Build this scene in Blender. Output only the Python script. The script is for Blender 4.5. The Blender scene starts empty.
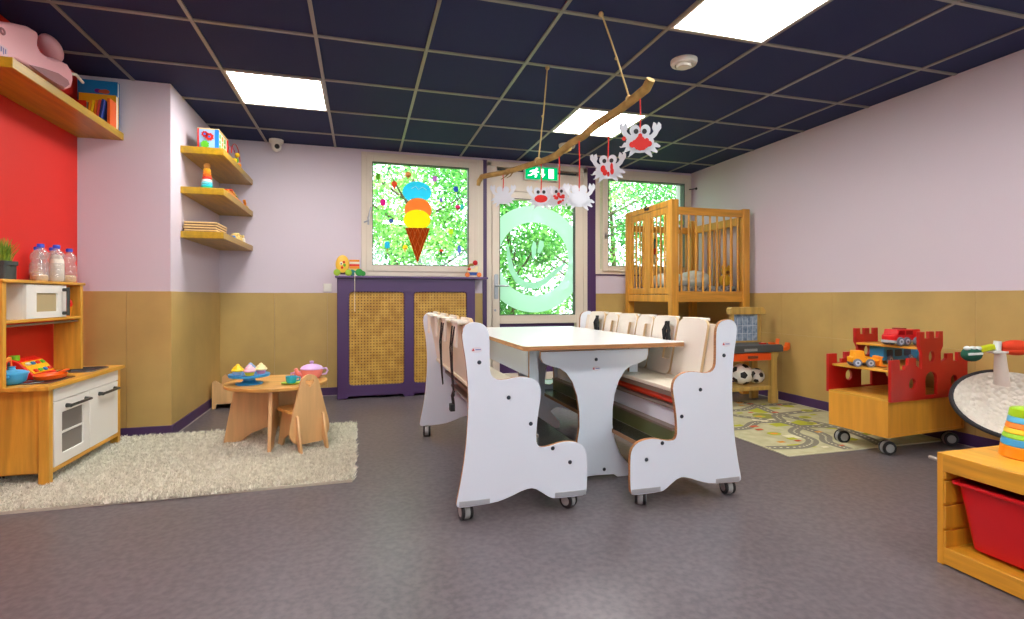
import bpy, math, random
from mathutils import Vector, Matrix
from mathutils.geometry import tessellate_polygon
random.seed(7)
scene = bpy.context.scene
COL = scene.collection
PI = math.pi

# ------------------------------------------------------------------ materials
def lin(c):
    out = []
    for v in c[:3]:
        v = v / 255.0
        out.append(v / 12.92 if v <= 0.04045 else ((v + 0.055) / 1.055) ** 2.4)
    return (out[0], out[1], out[2], 1.0)

def mat(name, c, rough=0.5, metal=0.0, var=0.0, vscale=8.0, bump=0.0, bscale=60.0, spec=0.5, stretch=None, c2=None, coat=0.0):
    m = bpy.data.materials.new(name); m.use_nodes = True
    nt = m.node_tree; N = nt.nodes; Lk = nt.links
    b = N['Principled BSDF']
    b.inputs['Base Color'].default_value = lin(c)
    b.inputs['Roughness'].default_value = rough
    b.inputs['Metallic'].default_value = metal
    b.inputs['Specular IOR Level'].default_value = spec
    b.inputs['Coat Weight'].default_value = coat
    tc = N.new('ShaderNodeTexCoord'); mp = N.new('ShaderNodeMapping')
    Lk.new(tc.outputs['Object'], mp.inputs['Vector'])
    if stretch: mp.inputs['Scale'].default_value = stretch
    if var > 0 or c2:
        nz = N.new('ShaderNodeTexNoise'); nz.inputs['Scale'].default_value = vscale; nz.inputs['Detail'].default_value = 4
        Lk.new(mp.outputs['Vector'], nz.inputs['Vector'])
        rp = N.new('ShaderNodeValToRGB')
        a = c2 if c2 else tuple(max(0, v * (1 - var)) for v in c)
        rp.color_ramp.elements[0].position = 0.35; rp.color_ramp.elements[0].color = lin(a)
        rp.color_ramp.elements[1].position = 0.65; rp.color_ramp.elements[1].color = lin(c)
        Lk.new(nz.outputs['Fac'], rp.inputs['Fac']); Lk.new(rp.outputs['Color'], b.inputs['Base Color'])
    if bump > 0:
        n2 = N.new('ShaderNodeTexNoise'); n2.inputs['Scale'].default_value = bscale; n2.inputs['Detail'].default_value = 3
        Lk.new(mp.outputs['Vector'], n2.inputs['Vector'])
        bp = N.new('ShaderNodeBump'); bp.inputs['Strength'].default_value = bump; bp.inputs['Distance'].default_value = 0.01
        Lk.new(n2.outputs['Fac'], bp.inputs['Height']); Lk.new(bp.outputs['Normal'], b.inputs['Normal'])
    return m

def wood(name, c, rough=0.38, axis='x', dark=0.86):
    st = {'x': (1.2, 14, 14), 'y': (14, 1.2, 14), 'z': (14, 14, 1.2)}[axis]
    return mat(name, c, rough, var=1 - dark, vscale=2.2, stretch=st, bump=0.03, bscale=4)

def emit(name, c, s):
    m = bpy.data.materials.new(name); m.use_nodes = True
    nt = m.node_tree; nt.nodes.clear()
    e = nt.nodes.new('ShaderNodeEmission'); o = nt.nodes.new('ShaderNodeOutputMaterial')
    e.inputs['Color'].default_value = lin(c); e.inputs['Strength'].default_value = s
    nt.links.new(e.outputs[0], o.inputs['Surface']); return m

def film(name, c, clear=0.3, transl=0.7, rough=0.4):
    """thin sheet that lets daylight through: diffuse + translucent, partly clear"""
    m = bpy.data.materials.new(name); m.use_nodes = True
    nt = m.node_tree; N = nt.nodes; Lk = nt.links; N.clear()
    d = N.new('ShaderNodeBsdfDiffuse'); t = N.new('ShaderNodeBsdfTranslucent'); p = N.new('ShaderNodeBsdfTransparent')
    m1 = N.new('ShaderNodeMixShader'); m2 = N.new('ShaderNodeMixShader'); o = N.new('ShaderNodeOutputMaterial')
    d.inputs['Color'].default_value = lin(c); t.inputs['Color'].default_value = lin(c)
    p.inputs['Color'].default_value = lin(c)
    m1.inputs[0].default_value = transl; m2.inputs[0].default_value = clear
    Lk.new(d.outputs[0], m1.inputs[1]); Lk.new(t.outputs[0], m1.inputs[2])
    Lk.new(m1.outputs[0], m2.inputs[1]); Lk.new(p.outputs[0], m2.inputs[2]); Lk.new(m2.outputs[0], o.inputs['Surface'])
    return m

def glass(name, tint=(250, 255, 252), refl=0.05):
    m = bpy.data.materials.new(name); m.use_nodes = True
    nt = m.node_tree; N = nt.nodes; Lk = nt.links; N.clear()
    g = N.new('ShaderNodeBsdfGlossy'); g.inputs['Roughness'].default_value = 0.02
    p = N.new('ShaderNodeBsdfTransparent'); p.inputs['Color'].default_value = lin(tint)
    mx = N.new('ShaderNodeMixShader'); mx.inputs[0].default_value = refl; o = N.new('ShaderNodeOutputMaterial')
    Lk.new(p.outputs[0], mx.inputs[1]); Lk.new(g.outputs[0], mx.inputs[2]); Lk.new(mx.outputs[0], o.inputs['Surface'])
    return m

def leafmat(name, c, c2):
    m = bpy.data.materials.new(name); m.use_nodes = True
    nt = m.node_tree; N = nt.nodes; Lk = nt.links; N.clear()
    tc = N.new('ShaderNodeTexCoord'); nz = N.new('ShaderNodeTexNoise'); nz.inputs['Scale'].default_value = 5
    Lk.new(tc.outputs['Object'], nz.inputs['Vector'])
    rp = N.new('ShaderNodeValToRGB'); rp.color_ramp.elements[0].position = .38; rp.color_ramp.elements[1].position = .62
    rp.color_ramp.elements[0].color = lin(c); rp.color_ramp.elements[1].color = lin(c2)
    Lk.new(nz.outputs['Fac'], rp.inputs['Fac'])
    d = N.new('ShaderNodeBsdfDiffuse'); t = N.new('ShaderNodeBsdfTranslucent')
    mx = N.new('ShaderNodeMixShader'); mx.inputs[0].default_value = 0.45; o = N.new('ShaderNodeOutputMaterial')
    Lk.new(rp.outputs[0], d.inputs['Color']); Lk.new(rp.outputs[0], t.inputs['Color'])
    Lk.new(d.outputs[0], mx.inputs[1]); Lk.new(t.outputs[0], mx.inputs[2]); Lk.new(mx.outputs[0], o.inputs['Surface'])
    return m

M = {}
def C(name, c, **k):
    if name not in M: M[name] = mat(name, c, **k)
    return M[name]

WALL = mat('lilac_paint', (212, 199, 208), 0.55, bump=0.05, bscale=140)
RED = mat('red_paint', (216, 30, 12), 0.5, bump=0.04, bscale=120)
DADO = mat('brown_wall_covering', (198, 166, 98), 0.42, var=0.09, vscale=2.2, bump=0.06, bscale=30)
DADO2 = mat('brown_wall_covering_dark', (150, 110, 52), 0.42, var=0.09, vscale=2.2, bump=0.06, bscale=30)
PURPLE = mat('purple_paint', (72, 45, 90), 0.4)
CEIL = mat('navy_tile', (26, 38, 88), 0.8, var=0.12, vscale=160)
GRID = mat('grid_bar', (150, 145, 135), 0.35, metal=0.3)
FLOOR = mat('grey_linoleum', (104, 98, 100), 0.34, c2=(86, 80, 84), vscale=42, bump=0.02, bscale=90)
FRAME = mat('window_frame_paint', (222, 210, 190), 0.4)
FRAMED = mat('window_gasket', (70, 68, 66), 0.5)
WHITE = mat('white_laminate', (226, 233, 243), 0.28)
CREAM = mat('cream_laminate', (228, 218, 196), 0.35)
PLY = mat('plywood_edge', (186, 130, 78), 0.5, var=0.2, vscale=3, stretch=(4, 4, 60))
DARKP = mat('dark_footboard', (52, 52, 48), 0.22, var=0.2, vscale=6)
BIRCH = wood('kitchen_birch', (228, 166, 58), axis='z')
BIRCHX = wood('kitchen_birch_flat', (230, 168, 60), axis='y')
TRAYW = wood('ochre_shelf_veneer', (190, 148, 24), axis='y', rough=0.35)
BEECH = wood('beech_ply', (226, 180, 122), axis='z', dark=.93)
BEECHT = wood('beech_table_top', (222, 165, 82), axis='x')
CRIB = wood('crib_wood', (228, 160, 56), axis='z')
CRIBX = wood('crib_wood_rail', (226, 158, 56), axis='x')
PINE = wood('pine', (234, 170, 48), axis='y')
PINEZ = wood('pine_upright', (234, 168, 46), axis='z')
CARTW = wood('cart_veneer', (222, 154, 52), axis='z', dark=.94)
BENCHW = wood('workbench_wood', (206, 170, 92), axis='z')
KWHITE = mat('kitchen_white', (236, 232, 222), 0.35)
DGREY = mat('dark_grey_metal', (70, 72, 70), 0.35, metal=0.7)
STEEL = mat('steel', (170, 172, 175), 0.3, metal=0.9)
BLACK = mat('black_rubber', (22, 22, 24), 0.5)
GREYP = mat('grey_plastic', (150, 152, 150), 0.4)
REDP = mat('red_lacquer', (190, 26, 20), 0.35, var=0.1, vscale=5)
TUBRED = mat('red_tub_plastic', (206, 14, 24), 0.3)
GLASS = glass('clear_glass')
FILM = film('mint_window_film', (214, 240, 228), clear=0.08, transl=0.75)

# ------------------------------------------------------------------ mesh builder
ROOTM = {}
class MB:
    def __init__(self, T=None):
        self.v = []; self.f = []; self.m = []; self.mi = 0; self.T = T or Matrix.Identity(4)
    def add(self, vs, fs, mis=None):
        b = len(self.v)
        self.v += [self.T @ Vector(p) for p in vs]
        for i, f in enumerate(fs):
            self.f.append([b + k for k in f]); self.m.append(self.mi if mis is None else mis[i])
        return self
    def box(self, x0, x1, y0, y1, z0, z1):
        vs = [(x0, y0, z0), (x1, y0, z0), (x1, y1, z0), (x0, y1, z0), (x0, y0, z1), (x1, y0, z1), (x1, y1, z1), (x0, y1, z1)]
        return self.add(vs, [(0, 3, 2, 1), (4, 5, 6, 7), (0, 1, 5, 4), (1, 2, 6, 5), (2, 3, 7, 6), (3, 0, 4, 7)])
    def obox(self, c, s, R):
        R = R.to_4x4() if len(R) == 3 else R
        vs = []
        for p in [(-1, -1, -1), (1, -1, -1), (1, 1, -1), (-1, 1, -1), (-1, -1, 1), (1, -1, 1), (1, 1, 1), (-1, 1, 1)]:
            vs.append(Vector(c) + (R @ Vector((p[0] * s[0] / 2, p[1] * s[1] / 2, p[2] * s[2] / 2))))
        return self.add(vs, [(0, 3, 2, 1), (4, 5, 6, 7), (0, 1, 5, 4), (1, 2, 6, 5), (2, 3, 7, 6), (3, 0, 4, 7)])
    def bar(self, p0, p1, w, h, up=(0, 0, 1)):
        p0, p1 = Vector(p0), Vector(p1); d = p1 - p0; L = d.length; d.normalize()
        s = d.cross(Vector(up)).normalized(); u = s.cross(d)
        R = Matrix((d, s, u)).transposed()
        return self.obox((p0 + p1) / 2, (L, w, h), R)
    def tube(self, path, r, n=10, caps=True, sq=1.0):
        path = [Vector(p) for p in path]; rs = r if isinstance(r, (list, tuple)) else [r] * len(path)
        vs = []; fs = []; prev = None
        for i, p in enumerate(path):
            a = path[max(0, i - 1)]; b = path[min(len(path) - 1, i + 1)]
            t = (b - a).normalized()
            if prev is None:
                ref = Vector((0, 0, 1)) if abs(t.z) < 0.9 else Vector((1, 0, 0))
                s = t.cross(ref).normalized()
            else:
                s = (prev - t * prev.dot(t)).normalized()
            prev = s; u = t.cross(s)
            for k in range(n):
                a_ = 2 * PI * k / n
                vs.append(p + s * math.cos(a_) * rs[i] + u * math.sin(a_) * rs[i] * sq)
        for i in range(len(path) - 1):
            for k in range(n):
                fs.append((i * n + k, i * n + (k + 1) % n, (i + 1) * n + (k + 1) % n, (i + 1) * n + k))
        if caps:
            fs.append(tuple(range(n - 1, -1, -1))); fs.append(tuple(range((len(path) - 1) * n, len(path) * n)))
        return self.add(vs, fs)
    def cyl(self, p0, p1, r0, r1=None, n=20):
        return self.tube([p0, p1], [r0, r0 if r1 is None else r1], n)
    def ring(self, path, r, n=8):
        """closed tube"""
        path = [Vector(p) for p in path]; N_ = len(path); vs = []; fs = []
        c = sum(path, Vector()) / N_
        for i, p in enumerate(path):
            t = (path[(i + 1) % N_] - path[i - 1]).normalized()
            o = (p - c); o = (o - t * o.dot(t)).normalized(); u = t.cross(o)
            for k in range(n):
                a_ = 2 * PI * k / n
                vs.append(p + o * math.cos(a_) * r + u * math.sin(a_) * r)
        for i in range(N_):
            j = (i + 1) % N_
            for k in range(n):
                fs.append((i * n + k, i * n + (k + 1) % n, j * n + (k + 1) % n, j * n + k))
        return self.add(vs, fs)
    def lathe(self, c, prof, n=24, axis='z', sx=1.0):
        c = Vector(c); vs = []; fs = []
        ax = {'z': lambda a, b, h: (a, b, h), 'x': lambda a, b, h: (h, a, b), 'y': lambda a, b, h: (a, h, b)}[axis]
        for r, h in prof:
            for k in range(n):
                a_ = 2 * PI * k / n
                vs.append(c + Vector(ax(math.cos(a_) * r * sx, math.sin(a_) * r, h)))
        for i in range(len(prof) - 1):
            for k in range(n):
                q = (i * n + k, i * n + (k + 1) % n, (i + 1) * n + (k + 1) % n, (i + 1) * n + k)
                fs.append(q if axis != 'y' else q[::-1])
        if prof[0][0] > 1e-5: fs.append(tuple(range(n - 1, -1, -1)))
        if prof[-1][0] > 1e-5: fs.append(tuple(range((len(prof) - 1) * n, len(prof) * n)))
        return self.add(vs, fs)
    def ball(self, c, r, n=16, R=None):
        rx, ry, rz = r if isinstance(r, (tuple, list)) else (r, r, r)
        c = Vector(c); vs = []; fs = []; m = n // 2
        for i in range(m + 1):
            th = PI * i / m
            for k in range(n):
                a_ = 2 * PI * k / n
                p = Vector((rx * math.sin(th) * math.cos(a_), ry * math.sin(th) * math.sin(a_), rz * math.cos(th)))
                vs.append(c + (R @ p if R else p))
        for i in range(m):
            for k in range(n):
                fs.append((i * n + k, (i + 1) * n + k, (i + 1) * n + (k + 1) % n, i * n + (k + 1) % n))
        return self.add(vs, fs)
    def prism(self, poly, t0, t1, plane='xz', holes=(), cap=0, side=None):
        side = cap if side is None else side
        fn = {'xz': lambda a, b, t: (a, t, b), 'yz': lambda a, b, t: (t, a, b), 'xy': lambda a, b, t: (a, b, t)}[plane]
        loops = [list(poly)] + [list(h) for h in holes]
        flat = [p for l in loops for p in l]; n = len(flat)
        tri = tessellate_polygon([[Vector((p[0], p[1], 0)) for p in l] for l in loops])
        vs = [fn(p[0], p[1], t0) for p in flat] + [fn(p[0], p[1], t1) for p in flat]
        fs = []; ms = []
        for t in tri:
            fs.append((t[0], t[1], t[2])); ms.append(cap)
            fs.append((t[2] + n, t[1] + n, t[0] + n)); ms.append(cap)
        o = 0
        for l in loops:
            k = len(l)
            for i in range(k):
                a, b = o + i, o + (i + 1) % k
                fs.append((a, b, b + n, a + n)); ms.append(side)
            o += k
        return self.add(vs, fs, ms)
    def build(self, name, mats, parent=None, bevel=0, seg=2, smooth=True, fix=True, sub=0, ang=40):
        if not isinstance(mats, (list, tuple)): mats = [mats]
        me = bpy.data.meshes.new(name)
        if parent is None:
            xs = [p.x for p in self.v]; ys = [p.y for p in self.v]; zs = [p.z for p in self.v]
            org = Vector(((min(xs) + max(xs)) / 2, (min(ys) + max(ys)) / 2, min(zs)))
            inv = Matrix.Translation(-org)
        else:
            r = parent
            while r.parent is not None: r = r.parent
            inv = ROOTM[r.name].inverted()
        me.from_pydata([tuple(inv @ p) for p in self.v], [], self.f)
        for m_ in mats: me.materials.append(m_)
        for p, i in zip(me.polygons, self.m): p.material_index = i
        if fix:
            import bmesh
            bm = bmesh.new(); bm.from_mesh(me)
            bmesh.ops.recalc_face_normals(bm, faces=bm.faces[:]); bm.to_mesh(me); bm.free()
        if smooth:
            for p in me.polygons: p.use_smooth = True
            me.set_sharp_from_angle(angle=math.radians(ang))
        me.update()
        o = bpy.data.objects.new(name, me); COL.objects.link(o)
        if parent is None:
            o.location = org; ROOTM[o.name] = Matrix.Translation(org)
        else:
            o.parent = parent
        if bevel > 0:
            b = o.modifiers.new('edge', 'BEVEL'); b.width = bevel; b.segments = seg; b.limit_method = 'ANGLE'; b.angle_limit = math.radians(40)
        if sub > 0:
            s = o.modifiers.new('soft', 'SUBSURF'); s.levels = sub; s.render_levels = sub
        return o

def tag(o, label, cat, group=None, kind=None):
    o['label'] = label; o['category'] = cat
    if group: o['group'] = group
    if kind: o['kind'] = kind
    return o
def struct(o, label=None, cat=None):
    o['kind'] = 'structure'
    if label: o['label'] = label
    if cat: o['category'] = cat
    return o
def thing(name, label, cat, loc=(0, 0, 0), rz=0.0, group=None):
    o = bpy.data.objects.new(name, None); COL.objects.link(o)
    o.empty_display_size = 0.05; o.location = loc; o.rotation_euler = (0, 0, rz)
    ROOTM[o.name] = Matrix.Translation(Vector(loc)) @ Matrix.Rotation(rz, 4, 'Z')
    return tag(o, label, cat, group)
def TM(o): return ROOTM[o.name].copy()
def copy_tree(o, parent=None):
    c = o.copy(); COL.objects.link(c)
    if parent is not None: c.parent = parent
    for ch in [x for x in bpy.data.objects if x.parent == o]: copy_tree(ch, c)
    return c
def place(o, loc, rz=0.0, label=None, scale=None):
    c = copy_tree(o); c.location = loc; c.rotation_euler = (0, 0, rz)
    if scale: c.scale = (scale,) * 3
    if label: c['label'] = label
    return c
def circ(cx, cy, rx, ry=None, n=20, a0=0.0, a1=2 * PI):
    ry = rx if ry is None else ry
    full = abs(a1 - a0 - 2 * PI) < 1e-6
    k = n if full else n + 1
    return [(cx + rx * math.cos(a0 + (a1 - a0) * i / n), cy + ry * math.sin(a0 + (a1 - a0) * i / n)) for i in range(k)]
def rrect(x0, x1, y0, y1, r, n=5):
    p = []
    for cx, cy, a in ((x1 - r, y0 + r, -PI / 2), (x1 - r, y1 - r, 0), (x0 + r, y1 - r, PI / 2), (x0 + r, y0 + r, PI)):
        p += circ(cx, cy, r, r, n, a, a + PI / 2)
    return p

# ------------------------------------------------------------------ camera
YAW = 0.2795
cam = bpy.data.cameras.new('camera'); co = bpy.data.objects.new('camera', cam); COL.objects.link(co)
co.location = (0, 0, 0.932); co.rotation_euler = (PI / 2, 0, -YAW)
cam.sensor_width = 36.0; cam.lens = 523.7 / 1024 * 36.0
cam.shift_y = -(309.5 - 296.94) / 1024.0
cam.clip_start = 0.05; cam.clip_end = 200
scene.camera = co
scene.view_settings.view_transform = 'Standard'; scene.view_settings.look = 'None'
scene.view_settings.gamma = 1.0; scene.view_settings.use_curve_mapping = False
scene.view_settings.exposure = 1.08

# ------------------------------------------------------------------ room shell
H = 2.355; XL = -1.75; XR = 3.653; YB = 5.24; YC = 3.99; XN = -1.227; YF = -2.3; ZD = 0.9696
struct(MB().box(XL - .2, XR + .2, YF - .2, YB + .3, -.1, 0).build('floor', FLOOR), 'dark grey linoleum floor of the playroom', 'floor')
struct(MB().box(XL - .2, XR + .2, YF - .2, YB + .3, H + .004, H + .12).build('ceiling', CEIL), 'navy blue tiled suspended ceiling', 'ceiling')
g = MB()
GX0, GY0 = -0.841, 2.438
for k in range(-2, 9):
    x = GX0 + .6 * k
    if XL < x < XR: g.box(x - .0095, x + .0095, YF, YB, H - .004, H + .004)
for k in range(-8, 6):
    y = GY0 + .6 * k
    if YF < y < YB: g.box(XL, XR, y - .0095, y + .0095, H - .005, H + .004)
struct(g.build('trim_1', GRID, smooth=False), 'thin metal grid between the navy ceiling tiles', 'ceiling grid')
struct(MB().box(XL - .2, XL, YF - .2, YC, 0, H).build('wall_left', RED), 'bright red wall on the left', 'wall')
struct(MB().box(XL - .2, XN, YC, YB + .3, 0, H).build('wall_column', WALL), 'lilac wall pier beside the red wall', 'wall')
struct(MB().box(XR, XR + .2, YF - .2, YB + .3, 0, H).build('wall_right', WALL), 'pale lilac wall on the right', 'wall')
wf = MB(); wf.box(XL - .2, -1.2, YF - .2, YF, 0, H); wf.box(-1.2, .6, YF - .2, YF, 0, .95); wf.box(-1.2, .6, YF - .2, YF, 2.15, H); wf.box(.6, 1.2, YF - .2, YF, 0, H)
wf.box(1.2, 3.0, YF - .2, YF, 0, .95); wf.box(1.2, 3.0, YF - .2, YF, 2.15, H); wf.box(3.0, XR + .2, YF - .2, YF, 0, H)
struct(wf.build('wall_front', WALL, smooth=False), 'lilac wall behind the viewer', 'wall')
struct(MB().box(XL - .4, XR + .4, YF - 1.6, YF - .2, H + .02, H + .14).build('added_sun_blocker', WALL), 'added slab keeping direct sun out of the windows behind the viewer', 'sun blocker')  # unseen slab, added to keep direct sun out of the room
wb = MB(); Y1 = YB + .25
wb.box(XN, 0, YB, Y1, 0, H); wb.box(0, 1.19, YB, Y1, 0, 1.14); wb.box(2.40, XR, YB, Y1, 0, 1.185)
wb.box(0, XR, YB, Y1, 2.325, H); wb.box(3.645, XR, YB, Y1, 1.185, 2.325)
struct(wb.build('wall_back', WALL, smooth=False), 'lilac back wall with two windows and a door', 'wall')
posts = MB(); posts.box(1.19, 1.237, YB - .012, Y1, 0, 2.335); posts.box(2.345, 2.45, YB - .012, Y1, 0, 2.335)
posts.box(2.45, 3.645, YB - .012, YB + .02, 1.165, 1.195)
struct(posts.build('trim_2', PURPLE, smooth=False), 'dark purple posts beside the door and sill line', 'trim')

# brown wall covering below the dado, with panel seams
def dado(name, pieces, label, m=DADO):
    d = MB()
    for p in pieces: d.box(*p)
    struct(d.build(name, m, bevel=.0015, seg=1, smooth=False), label, 'wall covering')
t = .006
dado('trim_3', [(XL, -1.4780, YC - t, YC, 0, ZD), (-1.4772, XN + t, YC - t, YC, 0, ZD)], 'brown wall covering on the pier by the toy kitchen')
dado('trim_4', [(XN, XN + t, YC, YB, 0, ZD)], 'brown wall covering under the three small shelves')
dado('trim_5', [(XN + t, -.7713, YB - t, YB, 0, ZD), (-.7705, -.3113, YB - t, YB, 0, ZD), (-.3105, 1.19, YB - t, YB, 0, ZD), (2.45, XR, YB - t, YB, 0, ZD)], 'brown wall covering on the back wall')
ys = [YB - t, 3.88, 3.345, 2.32, 1.2, .1, -1., YF]
pc = []
for a, b in zip(ys[:-1], ys[1:]):
    pc.append((XR - t, XR, b + .0004, a - .0004, .5996, ZD)); pc.append((XR - t, XR, b + .0004, a - .0004, 0, .5992))
dado('trim_6', pc, 'brown wall covering on the right wall')
def base(name, p, p2, label):
    o = struct(MB().box(*p).build(name, PURPLE, bevel=.002, seg=1), label, 'baseboard')
    b = MB().box(*p2); b.build('floor_seal', C('pale_sealant', (190, 180, 170), rough=.6), o)
base('baseboard_pier', (XL, XN + .014, YC - .016, YC - t, 0, .077), (XL, XN + .017, YC - .019, YC - .016, 0, .005), 'purple baseboard at the foot of the pier')
base('baseboard_niche', (XN + t, XN + .016, YC, YB, 0, .077), (XN + .016, XN + .019, YC, YB, 0, .005), 'purple baseboard under the three small shelves')
base('baseboard_back', (XN + .016, 1.19, YB - .016, YB - t, 0, .077), (XN + .016, 1.19, YB - .019, YB - .016, 0, .005), 'purple baseboard along the back wall')
base('baseboard_right', (XR - .016, XR - t, YF, YB, 0, .077), (XR - .019, XR - .016, YF, YB, 0, .005), 'purple baseboard along the right wall')
base('baseboard_left', (XL, XL + .012, YF, YC - .016, 0, .077), (XL + .012, XL + .015, YF, YC - .016, 0, .005), 'purple baseboard along the red wall')

# ------------------------------------------------------------------ windows and door
def frame_rect(mb, x0, x1, z0, z1, w, y0, y1, wb_=None):
    wb_ = w if wb_ is None else wb_
    mb.box(x0, x0 + w, y0, y1, z0, z1); mb.box(x1 - w, x1, y0, y1, z0, z1)
    mb.box(x0 + w, x1 - w, y0, y1, z1 - w, z1); mb.box(x0 + w, x1 - w, y0, y1, z0, z0 + wb_)
def win_handle(parent, x, z, flip=1):
    h = MB(); h.box(x - .012, x + .012, 5.205, 5.216, z - .035, z + .035)
    h.cyl((x, 5.206, z), (x, 5.165, z), .009, n=12)
    h.tube([(x, 5.168, z), (x + .02 * flip, 5.164, z + .002), (x + .075 * flip, 5.164, z + .008)], [.009, .009, .007], 10)
    h.build('handle', STEEL, parent)
w1 = thing('window_1', 'window with an ice cream cone painted on the glass', 'window', (.59, YB, 1.14)); w1['kind'] = 'structure'
m_ = MB(); frame_rect(m_, -.004, 1.194, 1.135, 2.329, .053, 5.225, 5.34); m_.build('window_frame', FRAME, w1, bevel=.004)
m_ = MB(); frame_rect(m_, .04, 1.10, 1.18, 2.295, .062, 5.213, 5.30); m_.box(1.10, 1.145, 5.216, 5.30, 1.18, 2.295); m_.build('sash', FRAME, w1, bevel=.004)
m_ = MB(); frame_rect(m_, .098, 1.042, 1.24, 2.236, .006, 5.21, 5.28); m_.build('gasket', FRAMED, w1)
MB().box(.10, 1.04, 5.268, 5.272, 1.242, 2.234).build('pane', GLASS, w1)
h = MB(); h.box(.052, .07, 5.20, 5.214, 1.625, 1.70); h.cyl((.061, 5.2, 1.685), (.061, 5.165, 1.685), .009, n=12)
h.tube([(.061, 5.168, 1.685), (.063, 5.162, 1.66), (.085, 5.162, 1.79)][:2] + [(.02, 5.16, 1.64)], .008, 10)
h.tube([(.061, 5.166, 1.685), (.085, 5.160, 1.79)], [.009, .006], 10); h.build('handle', STEEL, w1)

for n_, xa in (('window_3', -1.2), ('window_4', 1.2)):
    w3 = thing(n_, 'window behind the viewer, ' + ('toward the red wall' if xa < 0 else 'toward the right wall'), 'window', (xa + .9, YF, .95)); w3['kind'] = 'structure'
    m_ = MB(); frame_rect(m_, xa + .002, xa + 1.798, .952, 2.148, .06, YF - .12, YF - .04); m_.box(xa + .87, xa + .93, YF - .12, YF - .04, 1.012, 2.088); m_.build('window_frame', FRAME, w3, bevel=.004)
    MB().box(xa + .06, xa + 1.74, YF - .085, YF - .08, 1.01, 2.09).build('pane', GLASS, w3)
w2 = thing('window_2', 'window behind the high cot in the right corner', 'window', (3.05, YB, 1.19)); w2['kind'] = 'structure'
m_ = MB(); frame_rect(m_, 2.446, 3.650, 1.18, 2.329, .055, 5.225, 5.34); m_.build('window_frame', FRAME, w2, bevel=.004)
m_ = MB(); frame_rect(m_, 2.525, 3.60, 1.212, 2.28, .062, 5.205, 5.29); m_.build('sash', FRAME, w2, bevel=.004)
m_ = MB(); frame_rect(m_, 2.585, 3.543, 1.27, 2.222, .006, 5.20, 5.28); m_.build('gasket', FRAMED, w2)
m_ = MB(); m_.box(2.587, 3.541, 5.262, 5.266, 1.272, 2.22); m_.box(2.497, 2.525, 5.262, 5.266, 1.24, 2.28); m_.build('pane', GLASS, w2)
win_handle(w2, 2.555, 1.60)
h = MB(); h.cyl((3.60, 5.2, 2.16), (3.652, 5.12, 2.16), .006, n=8); h.ball((3.645, 5.13, 2.16), .014, 10); h.build('stay', DGREY, w2)

d1 = thing('door_1', 'glazed cream door with a round mint film on the glass', 'door', (1.79, YB, 0)); d1['kind'] = 'structure'
m_ = MB(); m_.box(1.232, 1.282, 5.222, 5.36, 0, 2.322); m_.box(2.300, 2.350, 5.222, 5.36, 0, 2.322)
m_.box(1.282, 2.30, 5.222, 5.36, 2.03, 2.235); m_.box(1.232, 2.35, 5.222, 5.36, 2.275, 2.33); m_.box(1.282, 1.34, 5.222, 5.36, 2.235, 2.275); m_.box(2.25, 2.30, 5.222, 5.36, 2.235, 2.275)
m_.build('door_frame', FRAME, d1, bevel=.004)
m_ = MB(); m_.box(1.34, 2.25, 5.30, 5.33, 2.235, 2.275)
m_.build('vent_slot', C('vent_dark', (60, 62, 56), rough=.6), d1)
m_ = MB(); frame_rect(m_, 1.286, 2.296, .06, 2.025, .08, 5.214, 5.28); m_.box(1.366, 2.216, 5.214, 5.28, .655, .745); m_.box(1.366, 2.216, 5.214, 5.28, 1.95, 1.96)
m_.box(2.20, 2.216, 5.214, 5.28, .745, 1.95); m_.build('leaf', FRAME, d1, bevel=.004)
m_ = MB(); frame_rect(m_, 1.362, 2.202, .742, 1.955, .006, 5.21, 5.275); m_.build('gasket', FRAMED, d1)
MB().box(1.366, 2.20, 5.235, 5.26, .14, .655).build('lower_panel', PURPLE, d1)
MB().box(1.366, 2.20, 5.262, 5.266, .745, 1.955).build('pane', GLASS, d1)
h = MB(); h.prism(rrect(1.306, 1.346, .91, 1.165, .012), 5.203, 5.215); h.cyl((1.326, 5.205, 1.045), (1.326, 5.15, 1.045), .011, n=12)
h.tube([(1.326, 5.155, 1.045), (1.345, 5.148, 1.045), (1.44, 5.148, 1.045)], .010, 10); h.cyl((1.326, 5.2, .955), (1.326, 5.19, .955), .014, n=14)
h.build('door_handle', STEEL, d1)
h = MB(); h.cyl((1.305, 5.2, .80), (1.305, 5.16, .80), .008, n=10); h.box(1.296, 1.314, 5.16, 5.17, .785, .80); h.build('latch', STEEL, d1)
# round film on the door: ring, smile and nose
fm = MB(); cx, cz = 1.752, 1.332; gx0, gx1, gz0, gz1 = 1.37, 2.194, .751, 1.949
def clampxz(x, z): return (min(max(x, gx0), gx1), min(max(z, gz0), gz1))
n = 96; rr = [.388 + (.563 - .388) * i / 8 for i in range(9)]
for i in range(n):
    a0, a1 = 2 * PI * i / n, 2 * PI * (i + 1) / n
    for r0, r1 in zip(rr[:-1], rr[1:]):
        q = [(cx + r * math.cos(a), cz + r * math.sin(a)) for r, a in ((r0, a0), (r1, a0), (r1, a1), (r0, a1))]
        q = [clampxz(*p) for p in q]
        ar = abs(sum(q[k][0] * q[(k + 1) % 4][1] - q[(k + 1) % 4][0] * q[k][1] for k in range(4)))
        if ar > 2e-5: fm.add([(p[0], 5.258, p[1]) for p in q], [(0, 1, 2, 3)])
fm.build('film_ring', FILM, d1, fix=False, smooth=False)
def px(u, v):   # offset inside the film drawing -> door plane
    return (cx + (u - 242) / 4.95 / 89.8, cz - (v - 295) / 4.95 / 95.0)
sm = MB()
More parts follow.
